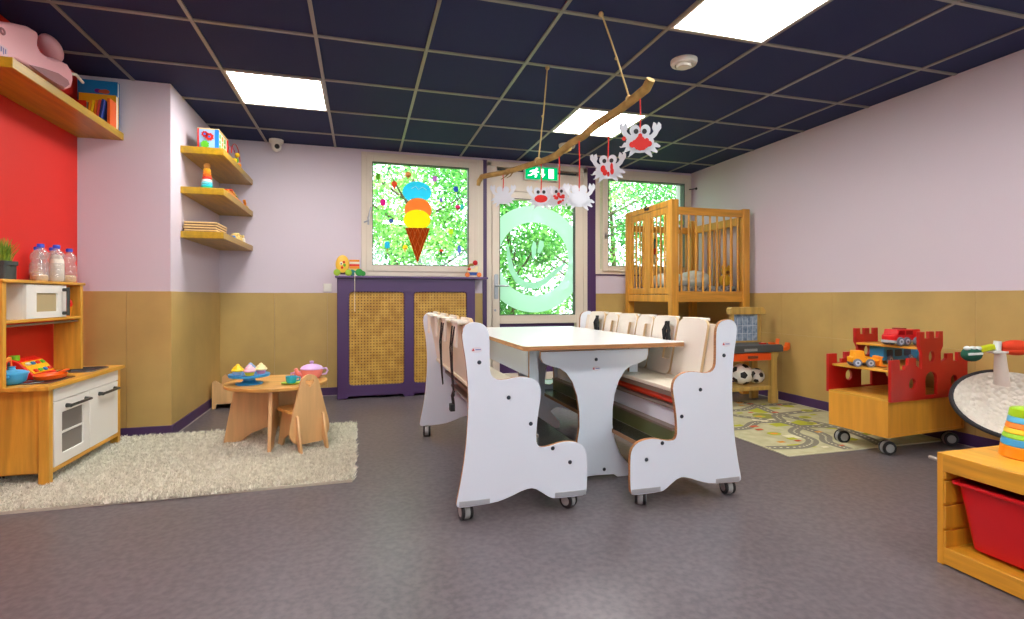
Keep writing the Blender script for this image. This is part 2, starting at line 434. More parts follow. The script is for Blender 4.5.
mid = [(112, 225, 4), (120, 290, 10), (132, 350, 13), (160, 398, 15), (200, 425, 16), (245, 428, 16), (290, 408, 15), (335, 370, 13), (375, 335, 9), (400, 312, 3)]
up, lo = [], []
for i, (u, v, w) in enumerate(mid):
    a = mid[max(0, i - 1)]; b = mid[min(len(mid) - 1, i + 1)]; dx, dy = b[0] - a[0], b[1] - a[1]; l_ = math.hypot(dx, dy)
    up.append(px(u - dy / l_ * w, v + dx / l_ * w)); lo.append(px(u + dy / l_ * w, v - dx / l_ * w))
sm.prism(up + lo[::-1], 5.257, 5.259)
sm.prism([px(*p) for p in [(238, 205), (252, 215), (252, 260), (242, 300), (232, 285), (228, 240)]], 5.257, 5.259)
sm.prism([px(*p) for p in [(270, 200), (288, 205), (292, 228), (272, 268), (258, 262), (264, 225)]], 5.257, 5.259)
sm.build('film_smile', FILM, d1)

# painted ice cream on window 1 and the small stickers round it
WOFF = -1.8
def wx(u, v):
    u = u + WOFF
    return (.10 + (u - 372.6) / (467.2 - 372.6) * .94, 1.242 + ((264.3 + (u - 372.6) * .022) - v) / 103.0 * .995)
ice = thing('ice_cream_painting', 'big three scoop ice cream cone painted on the window glass', 'window painting', (.59, 5.265, 1.25))
def paint(name, c): 
    if name not in M: M[name] = film(name, c, clear=.12, transl=.82)
    return M[name]
def wob(pts, s=.004): return [(a + random.uniform(-s, s), b + random.uniform(-s, s)) for a, b in pts]
def wc(u, v, ru, rv, n=28, a0=0, a1=2 * PI): return [wx(*p) for p in circ(u, v, ru, -rv, n, a0, a1)]
MB().prism([wx(405.8, 226.3), wx(430.5, 226.3), wx(418, 262.8)], 5.262, 5.2645).build('cone', paint('paint_cone', (196, 104, 46)), ice)
cr = MB()
for k in range(5):
    f = k / 5.0
    a = Vector(wx(405.8, 226.3)).lerp(Vector(wx(430.5, 226.3)), f + .1); b = Vector(wx(418, 262.8)).lerp(Vector(wx(430.5, 226.3)), 1 - (1 - f) * .9)
    if k < 4: cr.bar((a.x, 5.261, a.y), (Vector(wx(430.5, 226.3)).lerp(Vector(wx(418, 262.8)), 1 - f - .12).x, 5.261, Vector(wx(430.5, 226.3)).lerp(Vector(wx(418, 262.8)), 1 - f - .12).y), .006, .002, up=(0, 1, 0))
    a2 = Vector(wx(430.5, 226.3)).lerp(Vector(wx(405.8, 226.3)), f + .1); c2 = Vector(wx(405.8, 226.3)).lerp(Vector(wx(418, 262.8)), 1 - f - .12)
    if k < 4: cr.bar((a2.x, 5.261, a2.y), (c2.x, 5.261, c2.y), .006, .002, up=(0, 1, 0))
cr.build('cone_lattice', paint('paint_lattice', (252, 200, 120)), ice)
def ell(c, n=40): return [(c[0] + c[2] * math.cos(2 * PI * q / n), c[1] + c[3] * math.sin(2 * PI * q / n)) for q in range(n)]
def minus(pts, c, g=1.01):
    out = []
    for u, v in pts:
        du, dv = (u - c[0]) / c[2], (v - c[1]) / c[3]; d_ = math.hypot(du, dv)
        out.append((u, v) if d_ >= g else (u, c[1] - c[3] * math.sqrt(max(0, g * g - du * du))))
    return out
cY, cO, cB = (417.6, 218.0, 13.3, 10.5), (418.6, 208.0, 13.4, 12.5), (417.5, 189.5, 14.2, 11.0)
MB().prism([wx(u, min(v, 226.2)) for u, v in ell(cY) if True], 5.262, 5.2645).build('scoop', paint('paint_yellow', (255, 226, 70)), ice)
MB().prism([wx(u, v) for u, v in minus(ell(cO), cY)], 5.262, 5.2645).build('scoop', paint('paint_orange', (252, 166, 110)), ice)
MB().prism([wx(u, v) for u, v in minus(ell(cB), cO)], 5.262, 5.2645).build('scoop', paint('paint_blue', (110, 216, 246)), ice)
sq = MB(); sq.tube([(p[0], 5.262, p[1]) for p in [wx(412, 186), wx(416, 183.5), wx(419, 187), wx(423, 184), wx(427, 187)]], .004, 6)
sq.build('icing_line', C('paint_white', (245, 245, 250), rough=.4), ice)
WOFF = 0.0
GS = 'small ice cream stickers on the window'
def lolly(u, v, c, stick, label, w=2.2, h=3.4):
    t_ = thing('ice_cream_sticker', label, 'sticker', (wx(u, v)[0], 5.264, wx(u, v)[1]), 0, GS)
    x0, z1 = wx(u - w, v - h); x1, z0 = wx(u + w, v + h)
    MB().prism(rrect(x0, x1, z0, z1, (x1 - x0) * .42), 5.2625, 5.2645).build('ice', c, t_)
    xm = (x0 + x1) / 2; MB().box(xm - .005, xm + .005, 5.2628, 5.2642, z0 - .03, z0 + .004).build('stick', stick, t_)
def cone(u, v, c, cc, label, w=2.6, h=4.2):
    t_ = thing('ice_cream_sticker', label, 'sticker', (wx(u, v)[0], 5.264, wx(u, v)[1]), 0, GS)
    MB().prism([wx(u - w * .8, v - .3), wx(u + w * .8, v - .3), wx(u, v + h)], 5.2625, 5.2645).build('cone', cc, t_)
    MB().prism(wc(u, v - 1.2, w, w * .95, 16), 5.2628, 5.2648).build('scoop', c, t_)
PC = lambda n_, c: paint('sticker_' + n_, tuple(int(q * .72 + 255 * .28) for q in c))
brn = PC('brown', (170, 100, 50)); tan = PC('tan', (225, 190, 130))
lolly(378, 175, PC('lime', (120, 170, 40)), brn, 'green and brown lolly sticker at the window top corner by the latch side')
cone(393.5, 183, PC('coral', (240, 100, 60)), PC('coral', (240, 100, 60)), 'coral red cone sticker left of the painted blue scoop', 3, 5)
cone(407, 173, PC('peach', (240, 160, 110)), tan, 'peach swirl sticker just above the painted blue scoop', 3.2, 4)
lolly(433.5, 175, PC('lilac', (215, 120, 215)), tan, 'lilac lolly sticker above and right of the blue scoop', 2.4, 3)
lolly(455, 185, PC('blue', (60, 90, 200)), tan, 'royal blue lolly sticker high on the right of the pane', 2.4, 3)
lolly(382.6, 201, PC('magenta', (235, 20, 150)), tan, 'magenta lolly sticker level with the orange scoop', 2.6, 3.6)
lolly(440, 197, PC('violet', (130, 110, 200)), tan, 'tiny violet sticker right of the blue scoop', 1.6, 2.2)
cone(457, 205, PC('pinkcone', (240, 30, 130)), brn, 'pink and brown cone sticker at the right edge of the pane', 2.6, 4.4)
lolly(461.3, 203.5, PC('teal', (60, 190, 200)), PC('lime', (120, 170, 40)), 'teal sticker touching the pink and brown cone sticker', 1.7, 2.8)
lolly(390.5, 219.5, PC('indigo', (70, 90, 170)), PC('gold', (225, 190, 60)), 'indigo and gold sticker left of the yellow scoop', 2.2, 2.2)
lolly(386.7, 244, PC('cyan', (40, 180, 225)), brn, 'cyan lolly sticker low on the left of the pane', 2.5, 3.6)
cone(404, 247.5, PC('yellow', (250, 205, 30)), tan, 'yellow cone sticker left of the painted cone tip', 2.6, 5)
cone(440, 251, PC('red', (230, 70, 30)), PC('dkgreen', (70, 110, 60)), 'red sticker with a green tip right of the painted cone', 2.0, 5)
lolly(450, 229.5, PC('lemon', (205, 220, 40)), tan, 'lemon yellow lolly sticker right of the yellow scoop', 2.2, 3.2)
lolly(458.4, 248, PC('stripe', (110, 130, 215)), PC('stripe2', (90, 100, 160)), 'blue striped lolly sticker in the lower right of the pane', 1.8, 4)

# outside: ground, bank, trees
struct(MB().box(-14, 18, YB + .3, 26, -.25, -.05).build('ground_outside', C('soil_grass', (95, 120, 60), rough=.9, c2=(70, 90, 45), vscale=3)), 'grassy ground outside the windows', 'ground')
LEAF = [leafmat('leaf_a', (62, 134, 62), (134, 196, 104)), leafmat('leaf_b', (46, 112, 62), (104, 172, 96)), leafmat('leaf_c', (104, 168, 84), (178, 220, 136))]
BARK = C('bark', (90, 74, 58), rough=.9, bump=.4, bscale=30)
def tree(x, y, h, r, k, n, label, leaf=.064, z0=.25):
    n = int(n * 1.95)
    t_ = thing('broadleaf_tree', label, 'tree', (x, y, -.05), 0, 'trees outside the windows')
    tr = MB(); tr.tube([(x, y, -.05), (x + .05, y, h * .35), (x - .04, y + .05, h * .8)], [.07, .05, .02], 8)
    for j in range(7):
        a = random.uniform(0, 2 * PI); zz = random.uniform(.3, .75) * h
        tr.tube([(x, y, zz), (x + math.cos(a) * r * .5, y + math.sin(a) * r * .5, zz + .3), (x + math.cos(a) * r * .85, y + math.sin(a) * r * .85, zz + .55)], [.022, .014, .005], 6)
    tr.build('trunk', BARK, t_)
    v = []; f = []
    cl = [(Vector((x + random.gauss(0, r * .5), y + random.gauss(0, r * .42), random.uniform(z0 + .1, h))), random.uniform(.22, .5) * r) for _ in range(26)]
    for i in range(n):
        c_, rr_ = random.choice(cl)
        p = c_ + Vector((random.gauss(0, 1), random.gauss(0, 1), random.gauss(0, .8))) * rr_ * .55
        if p.z < z0 - .2 or p.y < 5.75 or math.hypot(p.x - x, p.y - y) > r * 1.15 or p.z > h * 1.15: continue
        d = Vector((random.gauss(0, 1), random.gauss(0, 1), random.gauss(-.3, .7))).normalized()
        s = d.cross(Vector((random.gauss(0, 1), random.gauss(0, 1), random.gauss(0, 1)))).normalized()
        L_ = leaf * random.uniform(.6, 1.25); w_ = L_ * .36
        b = len(v); v += [p - d * L_ * .5, p + s * w_, p + d * L_ * .5, p - s * w_]; f.append((b, b + 1, b + 2, b + 3))
    mb = MB(); mb.add(v, f); o = mb.build('leaves', LEAF[k], t_, smooth=False, fix=False); o['kind'] = 'stuff'
tree(-.9, 8.3, 3.6, 1.15, 0, 5200, 'mid green tree seen through the left part of the painted window')
tree(.75, 7.6, 3.3, 1.05, 2, 5200, 'light green tree seen behind the painted ice cream cone')
tree(2.0, 7.1, 2.9, .95, 0, 5600, 'mid green bushy tree seen through the door ring')
tree(3.4, 8.0, 3.7, 1.15, 2, 5200, 'light green tree seen through the door pane edge')
tree(4.35, 8.6, 3.9, 1.15, 1, 4200, 'dark green tree seen through the corner window on its left')
tree(5.9, 8.6, 3.8, 1.2, 0, 4800, 'mid green tree seen through the corner window above the cot')
tree(2.3, 10.4, 4.6, 1.7, 1, 5200, 'dark tall tree standing behind the other trees outside', .085)
tree(7.9, 10.2, 4.6, 1.7, 1, 4600, 'dark tree farthest along the bank outside the corner window', .085)
tree(-.4, 10.6, 4.6, 1.7, 1, 4600, 'dark tree farthest back behind the painted window', .085)

# ------------------------------------------------------------------ light: sky, sun, ceiling panels
w = bpy.data.worlds.new('sky'); scene.world = w; w.use_nodes = True
bg = w.node_tree.nodes['Background']; bg.inputs['Color'].default_value = (0.80, 0.92, 1.0, 1); bg.inputs['Strength'].default_value = 3.0
sun = bpy.data.lights.new('sun', 'SUN'); so = bpy.data.objects.new('sun', sun); COL.objects.link(so)
sun.energy = 9.0; sun.angle = math.radians(1.5); sun.color = (1.0, .96, .86); so.rotation_euler = (math.radians(32), 0, math.radians(-18)); so.location = (0, -4, 12)
DIFF = emit('light_diffuser', (255, 252, 250), 13.5)
def panel(i, j, label):
    x0, y0 = GX0 + .6 * i, GY0 + .6 * j
    p = thing('ceiling_light', label, 'ceiling light', (x0 + .3, y0 + .3, H), 0, 'square ceiling light panels')
    f = MB(); frame = .012
    for a in ((x0 + .0095, x0 + .0095 + frame, y0 + .0095, y0 + .5905), (x0 + .5905 - frame, x0 + .5905, y0 + .0095, y0 + .5905), (x0 + .0215, x0 + .5785, y0 + .0095, y0 + .0215), (x0 + .0215, x0 + .5785, y0 + .5785, y0 + .5905)):
        f.box(a[0], a[1], a[2], a[3], H - .006, H + .003)
    f.build('frame', C('light_frame', (225, 220, 205), rough=.5), p, smooth=False)
    MB().box(x0 + .0215, x0 + .5785, y0 + .0215, y0 + .5785, H - .003, H + .003).build('diffuser', DIFF, p, smooth=False)
panel(0, 2, 'lit ceiling panel above the play corner by the white security camera')
panel(4, 2, 'lit ceiling panel behind the hanging branch')
panel(4, -1, 'lit ceiling panel cut by the top edge, beside the round vent')
panel(0, -1, 'lit ceiling panel above the rug edge, outside the picture')
panel(2, -4, 'lit ceiling panel behind the viewer, middle')
panel(5, -4, 'lit ceiling panel behind the viewer, toward the right wall')
panel(-1, -4, 'lit ceiling panel behind the viewer, toward the red wall')
def vent(x, y, r, label):
    v_ = thing('ceiling_vent', label, 'vent', (x, y, H), 0, 'round white ceiling vents')
    MB().lathe((x, y, H), [(r, .004), (r, -.012), (r * .93, -.024), (r * .7, -.028), (r * .66, -.02), (r * .64, .0)], 32).build('rim', C('vent_white', (222, 218, 205), rough=.4), v_)
    MB().lathe((x, y, H), [(r * .58, .002), (r * .58, -.03), (r * .5, -.04), (0, -.042)], 32).build('cone', M['vent_white'], v_)
vent(1.868, 2.75, .078, 'round white vent beside the near lit ceiling panel')
vent(1.848, 4.572, .078, 'round white vent close to the window wall above the door')
cm = thing('security_camera', 'white dome security camera at the ceiling edge over the back wall', 'camera', (-.745, 5.16, H))
MB().lathe((-.745, 5.16, H), [(.062, .002), (.062, -.02), (.056, -.028), (.03, -.03)], 28).build('base', KWHITE, cm)
MB().ball((-.745, 5.16, H - .055), (.044, .044, .05), 24).build('dome', KWHITE, cm)
MB().lathe((-.745 + .012, 5.16 - .036, H - .066), [(.021, .005), (.021, -.010), (.0, -.013)], 18, axis='y').build('lens', BLACK, cm)

ex = thing('exit_sign', 'green lit emergency exit sign above the door', 'exit sign', (1.80, 5.17, 2.145))
MB().box(1.62, 1.985, 5.165, 5.222, 2.147, 2.292).build('housing', C('sign_housing', (225, 225, 215), rough=.4), ex, bevel=.004)
MB().box(1.628, 1.977, 5.159, 5.165, 2.155, 2.284).build('face', emit('sign_green', (0, 150, 84), 1.0), ex, smooth=False)
sw = emit('sign_white', (235, 255, 240), 1.6)
s_ = MB()
def sg(pts): s_.prism([(1.628 + a * .349, 2.155 + b * .129) for a, b in pts], 5.156, 5.1592)
sg([(.72, .12), (.88, .12), (.88, .88), (.72, .88)])
sg([(.50, .85), (.56, .85), (.56, .45), (.61, .45), (.53, .15), (.45, .45), (.50, .45)])
sg([(.20, .72), (.30, .76), (.36, .66), (.42, .60), (.40, .54), (.33, .58), (.31, .50), (.36, .36), (.33, .14), (.28, .15), (.30, .33), (.24, .40), (.17, .26), (.07, .24), (.07, .31), (.14, .33), (.21, .52), (.22, .62), (.15, .56), (.11, .60)])
s_.mi = 0; sg(circ(.345, .83, .035, .085, 14)); s_.build('pictogram', sw, ex, smooth=False)

# ------------------------------------------------------------------ left side: wall shelves and what stands on them
def shelf(x0, x1, y0, y1, z0, z1, label):
    o = MB().box(x0, x1, y0, y1, z0, z1).build('wall_shelf', TRAYW, bevel=.003)
    return tag(o, label, 'shelf', 'floating wall shelves')
shelf(XL, -1.494, 2.854, YC - .001, 1.953, 2.0, 'long ochre shelf high on the red wall')
SX = -.953
shelf(XN, SX, 4.187, YB - .001, 1.950, 2.0, 'top one of the three small ochre shelves, carrying the bead cube')
shelf(XN, SX, 4.187, YB - .001, 1.663, 1.712, 'middle one of the three small ochre shelves, carrying the ring stacker')
shelf(XN, SX, 4.187, YB - .001, 1.350, 1.398, 'lowest of the three small ochre shelves, carrying stacked boards')

# pink ride-on toy, lying on the long shelf
PINK = C('pink_plastic', (236, 168, 172), rough=.35)
pt = thing('ride_on_toy', 'big pink plastic ride-on toy lying on the high shelf over the red wall', 'toy', (-1.62, 3.2, 2.0))
outl = [(2.795, 2.06), (2.827, 2.119), (2.893, 2.166), (2.999, 2.214), (3.094, 2.247), (3.172, 2.256), (3.182, 2.234), (3.172, 2.191), (3.197, 2.171), (3.263, 2.175), (3.368, 2.204), (3.45, 2.216), (3.502, 2.189), (3.507, 2.142), (3.489, 2.1), (3.435, 2.068), (3.241, 2.069), (2.999, 2.041), (2.949, 2.003), (2.8, 2.003), (2.72, 2.06)]
MB().prism(outl, -1.715, -1.555, 'yz').build('body', PINK, pt, bevel=.026, seg=4, ang=60)
MB().ball((-1.645, 3.472, 2.300), (.05, .085, .052), 24, Matrix.Rotation(-.5, 3, 'X')).build('head_rest', PINK, pt)
k = MB(); k.prism([(3.096, 2.062), (3.217, 2.095), (3.35, 2.124), (3.446, 2.126), (3.461, 2.108), (3.421, 2.076), (3.338, 2.064), (3.217, 2.059)], -1.558, -1.5535, 'yz'); k.build('hollow_shade', C('pink_shade_plastic', (150, 92, 94), rough=.5), pt)  # hollow: flat plate with the shade of the hollow underside put into its colour
k = MB(); k.ring([(-1.554, 2.897 + .014 * math.cos(a), 2.127 + .012 * math.sin(a)) for a in [2 * PI * i / 16 for i in range(16)]], .005, 6); k.build('handle_socket', M['pink_shade_plastic'], pt)
k = MB(); k.box(-1.556, -1.5535, 2.864, 2.934, 2.016, 2.066); k.build('sticker', C('toy_sticker', (222, 176, 182), rough=.4), pt)
k = MB()
for i in range(4): k.box(-1.5537, -1.5528, 2.872 + i * .014, 2.880 + i * .014, 2.026 + .008 * (i % 2), 2.056)
k.build('sticker_print', C('toy_print', (110, 100, 150), rough=.5), pt)
k = MB(); k.tube([(-1.62, 3.579, 2.212), (-1.62, 3.679, 2.244), (-1.62, 3.759, 2.228)], .008, 8); k.build('cord', C('white_cord', (235, 228, 210), rough=.8), pt)

def book(x0, x1, y0, y1, z0, z1, c, label, group, pg='y', lean=0.0):
    """a closed book: cover round a page block; thin side along X or Y"""
    T = Matrix.Translation(((x0 + x1) / 2, (y0 + y1) / 2, z0)) @ Matrix.Rotation(lean, 4, 'Y')
    t_ = thing('picture_book', label, 'book', ((x0 + x1) / 2, (y0 + y1) / 2, z0), 0, group)
    a, b, h_ = (x1 - x0) / 2, (y1 - y0) / 2, z1 - z0; e = .003
    m1 = MB(T); m2 = MB(T)
    if pg == 'y':
        m1.box(-a, a, -b, -b + e, 0, h_); m1.box(-a, a, b - e, b, 0, h_); m1.box(-a, -a + e, -b + e, b - e, 0, h_)
        m2.box(-a + e, a - .004, -b + e, b - e, .004, h_ - .004)
    else:
        m1.box(-a, -a + e, -b, b, 0, h_); m1.box(a - e, a, -b, b, 0, h_); m1.box(-a + e, a - e, -b, -b + e, 0, h_)
        m2.box(-a + e, a - e, -b + e, b - .004, .004, h_ - .004)
    m1.build('cover', c, t_, smooth=False); m2.build('pages', C('pages', (232, 226, 205), rough=.8), t_, smooth=False)
    return t_, T, a, b, h_
GB = 'books on the high shelf'
t_, T, a, b, h_ = book(-1.725, -1.508, 3.935, 3.965, 2.001, 2.312, C('book_blue', (10, 120, 180), rough=.4), 'tall blue picture book standing at the back of the high shelf', GB)
k = MB(T); k.prism(circ(-.0, .245, .018, .014, 14), -b - .001, -b); k.build('cover_dot', C('book_purple', (110, 20, 130), rough=.5), t_)
k = MB(T); k.prism(circ(.04, .243, .026, .014, 16), -b - .001, -b); k.prism(circ(.018, .243, .014, .011, 12), -b - .0012, -b); k.build('cover_motif', C('book_rust', (190, 80, 40), rough=.5), t_)
book(-1.70, -1.500, 3.893, 3.93, 2.001, 2.212, C('book_yellow', (236, 170, 14), rough=.4), 'thick yellow book standing before the tall blue book', GB)
book(-1.5115, -1.497, 3.80, 3.885, 2.001, 2.16, C('book_orange', (226, 92, 20), rough=.4), 'thin orange book at the shelf end against the pier', GB, 'x')
t_, T, a, b, h_ = book(-1.715, -1.62, 3.80, 3.83, 2.001, 2.135, C('book_red', (200, 40, 16), rough=.4), 'small red book with a green picture beside the leaning books', GB)
k = MB(T); k.ball((.02, -b - .002, .08), (.03, .003, .022), 14); k.build('cover_picture', C('book_green', (20, 90, 40), rough=.5), t_)
for i, (c, nm) in enumerate([((244, 150, 10), 'amber'), ((250, 200, 20), 'yellow'), ((240, 120, 20), 'orange'), ((215, 70, 60), 'coral'), ((40, 60, 130), 'navy')]):
    x = -1.603 + i * .0155
    book(x - .006, x + .006, 3.77, 3.86, 2.003, 2.128 + .004 * i, C('book_' + nm + '_thin', c, rough=.4), 'thin %s book leaning in the row on the high shelf' % nm, GB, 'x', lean=.14)

# bead cube
ac = thing('activity_cube', 'wooden bead maze cube with painted sides on the top small shelf', 'toy', (-1.07, 4.35, 2.0))
YQ0, YQ1, XQ0, XQ1 = 4.275, 4.56, -1.145, -1.005
MB().box(XQ0 + .006, XQ1 - .006, YQ0 + .006, YQ1 - .006, 2.001, 2.158).build('box', C('cube_white', (236, 226, 205), rough=.4), ac)
k = MB(); k.box(XQ0, XQ1 - .025, YQ0, YQ0 + .006, 2.001, 2.152); k.build('front_face', C('cube_sky', (150, 190, 225), rough=.4), ac)
C('toy_red', (215, 40, 24), rough=.35)
k = MB(); k.box(XQ0, XQ0 + .012, YQ0 - .002, YQ0 + .006, 2.001, 2.155); k.build('corner_trim', M['toy_red'], ac)
k = MB(); k.box(XQ1 - .006, XQ1 + .002, YQ1 - .02, YQ1, 2.001, 2.155); k.build('corner_trim', M['toy_red'], ac)
k = MB(); k.box(XQ1 - .025, XQ1, YQ0 - .002, YQ0 + .008, 2.001, 2.155); k.build('corner_trim', C('toy_blue', (30, 120, 205), rough=.35), ac)
k = MB(); k.box(XQ0, XQ1, YQ0, YQ1, 2.152, 2.160); k.build('top_board', C('toy_natural', (232, 200, 120), rough=.45), ac)
def gear(mb, x, z, r): mb.prism([(x + (r if i % 2 else r * .78) * math.cos(i * PI / 8), z + (r if i % 2 else r * .78) * math.sin(i * PI / 8)) for i in range(16)], YQ0 - .008, YQ0)
k = MB(); gear(k, -1.095, 2.115, .024); gear(k, -1.065, 2.098, .03); k.build('gear', M['toy_red'], ac)
k = MB(); gear(k, -1.095, 2.04, .03); k.build('gear', C('toy_green', (90, 180, 40), rough=.35), ac)
k = MB(); k.prism(circ(-1.095, 2.115, .008, n=12), YQ0 - .009, YQ0); k.prism(circ(-1.065, 2.098, .009, n=12), YQ0 - .009, YQ0); k.build('gear_hub', M['toy_blue'], ac)
C('toy_orange', (240, 150, 20), rough=.35)
for yy in (4.33, 4.40, 4.47):
    for zz, r in ((2.12, .018), (2.08, .015), (2.04, .019)):
        k = MB(); k.prism(circ(yy, zz, r * .8, r, 12), XQ1 - .007, XQ1 - .002, 'yz'); k.build('spinner', M['toy_orange' if (yy + zz) * 100 % 2 < 1 else 'toy_green'], ac)
for (x, c, hgt) in ((-.985, M['toy_red'], .17), (-1.01, C('toy_pinkwire', (200, 60, 120), rough=.3), .13)):
    k = MB(); k.tube([(x, 4.57 + .15 * (1 - math.cos(t_)) , 2.045 + hgt * .62 * math.sin(t_) + .02) for t_ in [PI * i / 18 for i in range(19)]], .0035, 6); k.build('bead_wire', c, ac)
MB().box(-1.10, -.965, 4.56, 4.88, 2.001, 2.012).build('wire_base', M['toy_natural'], ac)
for (p, c) in (((-.985, 4.77, 2.10), 'toy_yellow'), ((-.985, 4.73, 2.045), 'toy_green'), ((-.985, 4.67, 2.03), 'toy_yellow'), ((-.985, 4.83, 2.03), 'toy_orange')):
    MB().ball(p, .02, 14).build('bead', C('toy_yellow', (248, 200, 20), rough=.3) if c == 'toy_yellow' else M[c], ac)

# ring stacker
rs = thing('ring_stacker', 'rainbow ring stacker tower with a wooden knob on the middle small shelf', 'toy', (-1.088, 4.3, 1.712))
z = 1.712; cols = [(60, 190, 120), (40, 190, 210), (110, 205, 225), (235, 235, 235), (225, 60, 50), (240, 120, 30), (248, 160, 30), (250, 190, 40)]
for i, c in enumerate(cols):
    r = .040 - .0022 * i; MB().lathe((-1.088, 4.3, z), [(0, .0), (r * .8, .0), (r, .006), (r, .015), (r * .8, .021), (0, .021)], 20).build('ring', C('ring%d' % i, c, rough=.35), rs); z += .0195
MB().ball((-1.088, 4.3, z + .021), .023, 16).build('knob', C('ring_knob', (220, 160, 80), rough=.4), rs)

GBD = 'wooden puzzle boards stacked on the lowest small shelf'
labels = ['bottom board of the stack on the lowest small shelf', 'second puzzle board from the bottom of the stack', 'second puzzle board from the top of the stack', 'top board of the stack on the lowest small shelf']
for i in range(4):
    t_ = thing('puzzle_board', 'thin wooden ' + labels[i], 'puzzle', (-1.1, 4.4, 1.399 + .0185 * i), 0, GBD)
    z = 1.399 + .0185 * i; dx = random.uniform(-.004, .004)
    MB().prism(rrect(XN + .012 + dx, -1.008 + dx, 4.215, 4.52, .008), z, z + .006, 'xy').build('backing', C('board_dark', (120, 84, 50), rough=.6), t_)
    MB().prism(rrect(XN + .012 + dx, -1.004 + dx, 4.213, 4.522, .008), z + .006, z + .0155, 'xy').build('tray', C('board_light', (226, 190, 130), rough=.5), t_)
MB_k = MB(); MB_k.cyl((-1.08, 4.32, 1.472), (-1.08, 4.32, 1.482), .006, n=10); o = MB_k.build('peg', M['toy_natural'], t_)

# glockenspiel on the middle shelf, small toys beyond the boards
xy_ = thing('glockenspiel', 'small colourful glockenspiel lying at the far part of the middle small shelf', 'toy', (-1.05, 4.75, 1.712))
k = MB(); k.prism([(4.5, 1.713), (5.0, 1.713), (5.0, 1.735), (4.93, 1.748), (4.5, 1.765)], -1.10, -1.09, 'yz'); k.prism([(4.5, 1.713), (5.0, 1.713), (5.0, 1.735), (4.93, 1.748), (4.5, 1.765)], -1.0, -.99, 'yz'); k.build('side_rail', M['toy_orange'], xy_)
for i, c in enumerate(['toy_red', 'toy_orange', 'toy_yellow', 'toy_green', 'toy_blue', 'toy_blue']):
    MB().box(-1.115 + i * .004, -.975 - i * .004, 4.53 + i * .075, 4.585 + i * .075, 1.766 - i * .004, 1.774 - i * .004).build('bar', M[c], xy_, bevel=.002)
tr_ = thing('pull_toy', 'orange curved wooden toy with a ball at the end of the middle small shelf', 'toy', (-1.02, 5.1, 1.712))
k = MB(); k.tube([(-1.0, 5.03, 1.735), (-1.0, 5.08, 1.725), (-1.0, 5.13, 1.735), (-1.0, 5.15, 1.765), (-1.0, 5.11, 1.785)], .012, 10); k.build('curved_arm', M['toy_orange'], tr_)
MB().ball((-1.0, 5.20, 1.732), .02, 14).build('ball_end', M['toy_yellow'], tr_)
MB().box(-1.03, -.985, 5.03, 5.19, 1.713, 1.722).build('base_board', M['toy_blue'], tr_)
GT = 'small wooden toys on the lowest small shelf'
for i, (y, c, nm, hh) in enumerate([(4.62, 'toy_blue', 'blue', .03), (4.70, 'toy_natural', 'natural wood', .045), (4.79, 'toy_natural', 'pale wood', .055), (4.88, 'toy_natural', 'tan wood', .05), (4.98, 'cube_white', 'white', .06)]):
    t_ = thing('wooden_figure', ['blue peg figure just beyond the stacked boards', 'short natural wood figure beyond the blue peg figure', 'third wooden figure from the stacked boards', 'fourth wooden figure from the stacked boards', 'white figure nearest the corner on the lowest small shelf'][i], 'toy', (-.985, y, 1.398), 0, GT)
    MB().lathe((-.985, y, 1.399), [(0, 0), (.022, 0), (.018, hh * .6), (.010, hh * .7)], 14).build('body', M[c], t_)
    MB().ball((-.985, y, 1.399 + hh * .88), .014, 12).build('head', M['toy_natural'], t_)

# ------------------------------------------------------------------ play kitchen
kt = thing('play_kitchen', 'wooden toy kitchen with white doors against the red wall', 'toy kitchen', (-1.6, 3.43, 0))
KX0, KX1 = XL + .014, -1.45
k = MB()
for (x, y) in ((KX1 - .045, 3.045), (KX1 - .045, 3.79), (KX0, 3.045), (KX0, 3.79)):
    kk = MB(); kk.box(x, x + .045, y, y + .035, .0, .485); kk.build('leg', BIRCH, kt, bevel=.003)
MB().box(KX0 + .045, KX1 - .045, 3.058, 3.07, .085, .485).build('side_panel', BIRCH, kt)
MB().box(KX0 + .045, KX1 - .045, 3.805, 3.817, .085, .485).build('side_panel', BIRCH, kt)
MB().box(KX0, KX0 + .01, 3.08, 3.79, .085, .485).build('back_panel', BIRCH, kt)
MB().box(KX0 + .01, KX1 - .012, 3.07, 3.80, .075, .092).build('bottom_board', BIRCHX, kt, bevel=.002)
MB().box(KX1 - .02, KX1, 3.08, 3.79, .072, .092).build('bottom_rail', BIRCHX, kt, bevel=.002)
# worktop with openings for the sink and the hob
sinkp = rrect(-1.665, -1.475, 3.52, 3.75, .04); hobp = rrect(-1.70, -1.475, 3.10, 3.36, .02)
MB().prism([(KX0, 3.0), (-1.43, 3.0), (-1.43, 3.838), (KX0, 3.838)], .485, .505, 'xy', holes=[sinkp]).build('worktop', BIRCHX, kt, bevel=.003)
sk = MB(); z0 = .40
ns = len(sinkp); ci = [((p[0] + 1.57) * .88 - 1.57, (p[1] - 3.635) * .88 + 3.635) for p in sinkp]
sk.add([(p[0], p[1], .506) for p in sinkp] + [(q[0], q[1], .43) for q in ci], [(i, (i + 1) % ns, (i + 1) % ns + ns, i + ns) for i in range(ns)] + [tuple(range(2 * ns - 1, ns - 1, -1))])
sk.ring([(p[0], p[1], .507) for p in sinkp], .005, 6); sk.build('sink', C('sink_grey', (120, 120, 122), rough=.25, metal=.7), kt, fix=False)
k = MB(); k.prism(hobp, .505, .509, 'xy'); k.build('hob', C('hob_black', (58, 58, 62), rough=.25), kt)
k = MB()
for y in (3.165, 3.295): k.ring([(-1.585 + .05 * math.cos(a), y + .05 * math.sin(a), .509) for a in [2 * PI * i / 24 for i in range(24)]], .002, 6)
k.build('hob_ring', GREYP, kt)
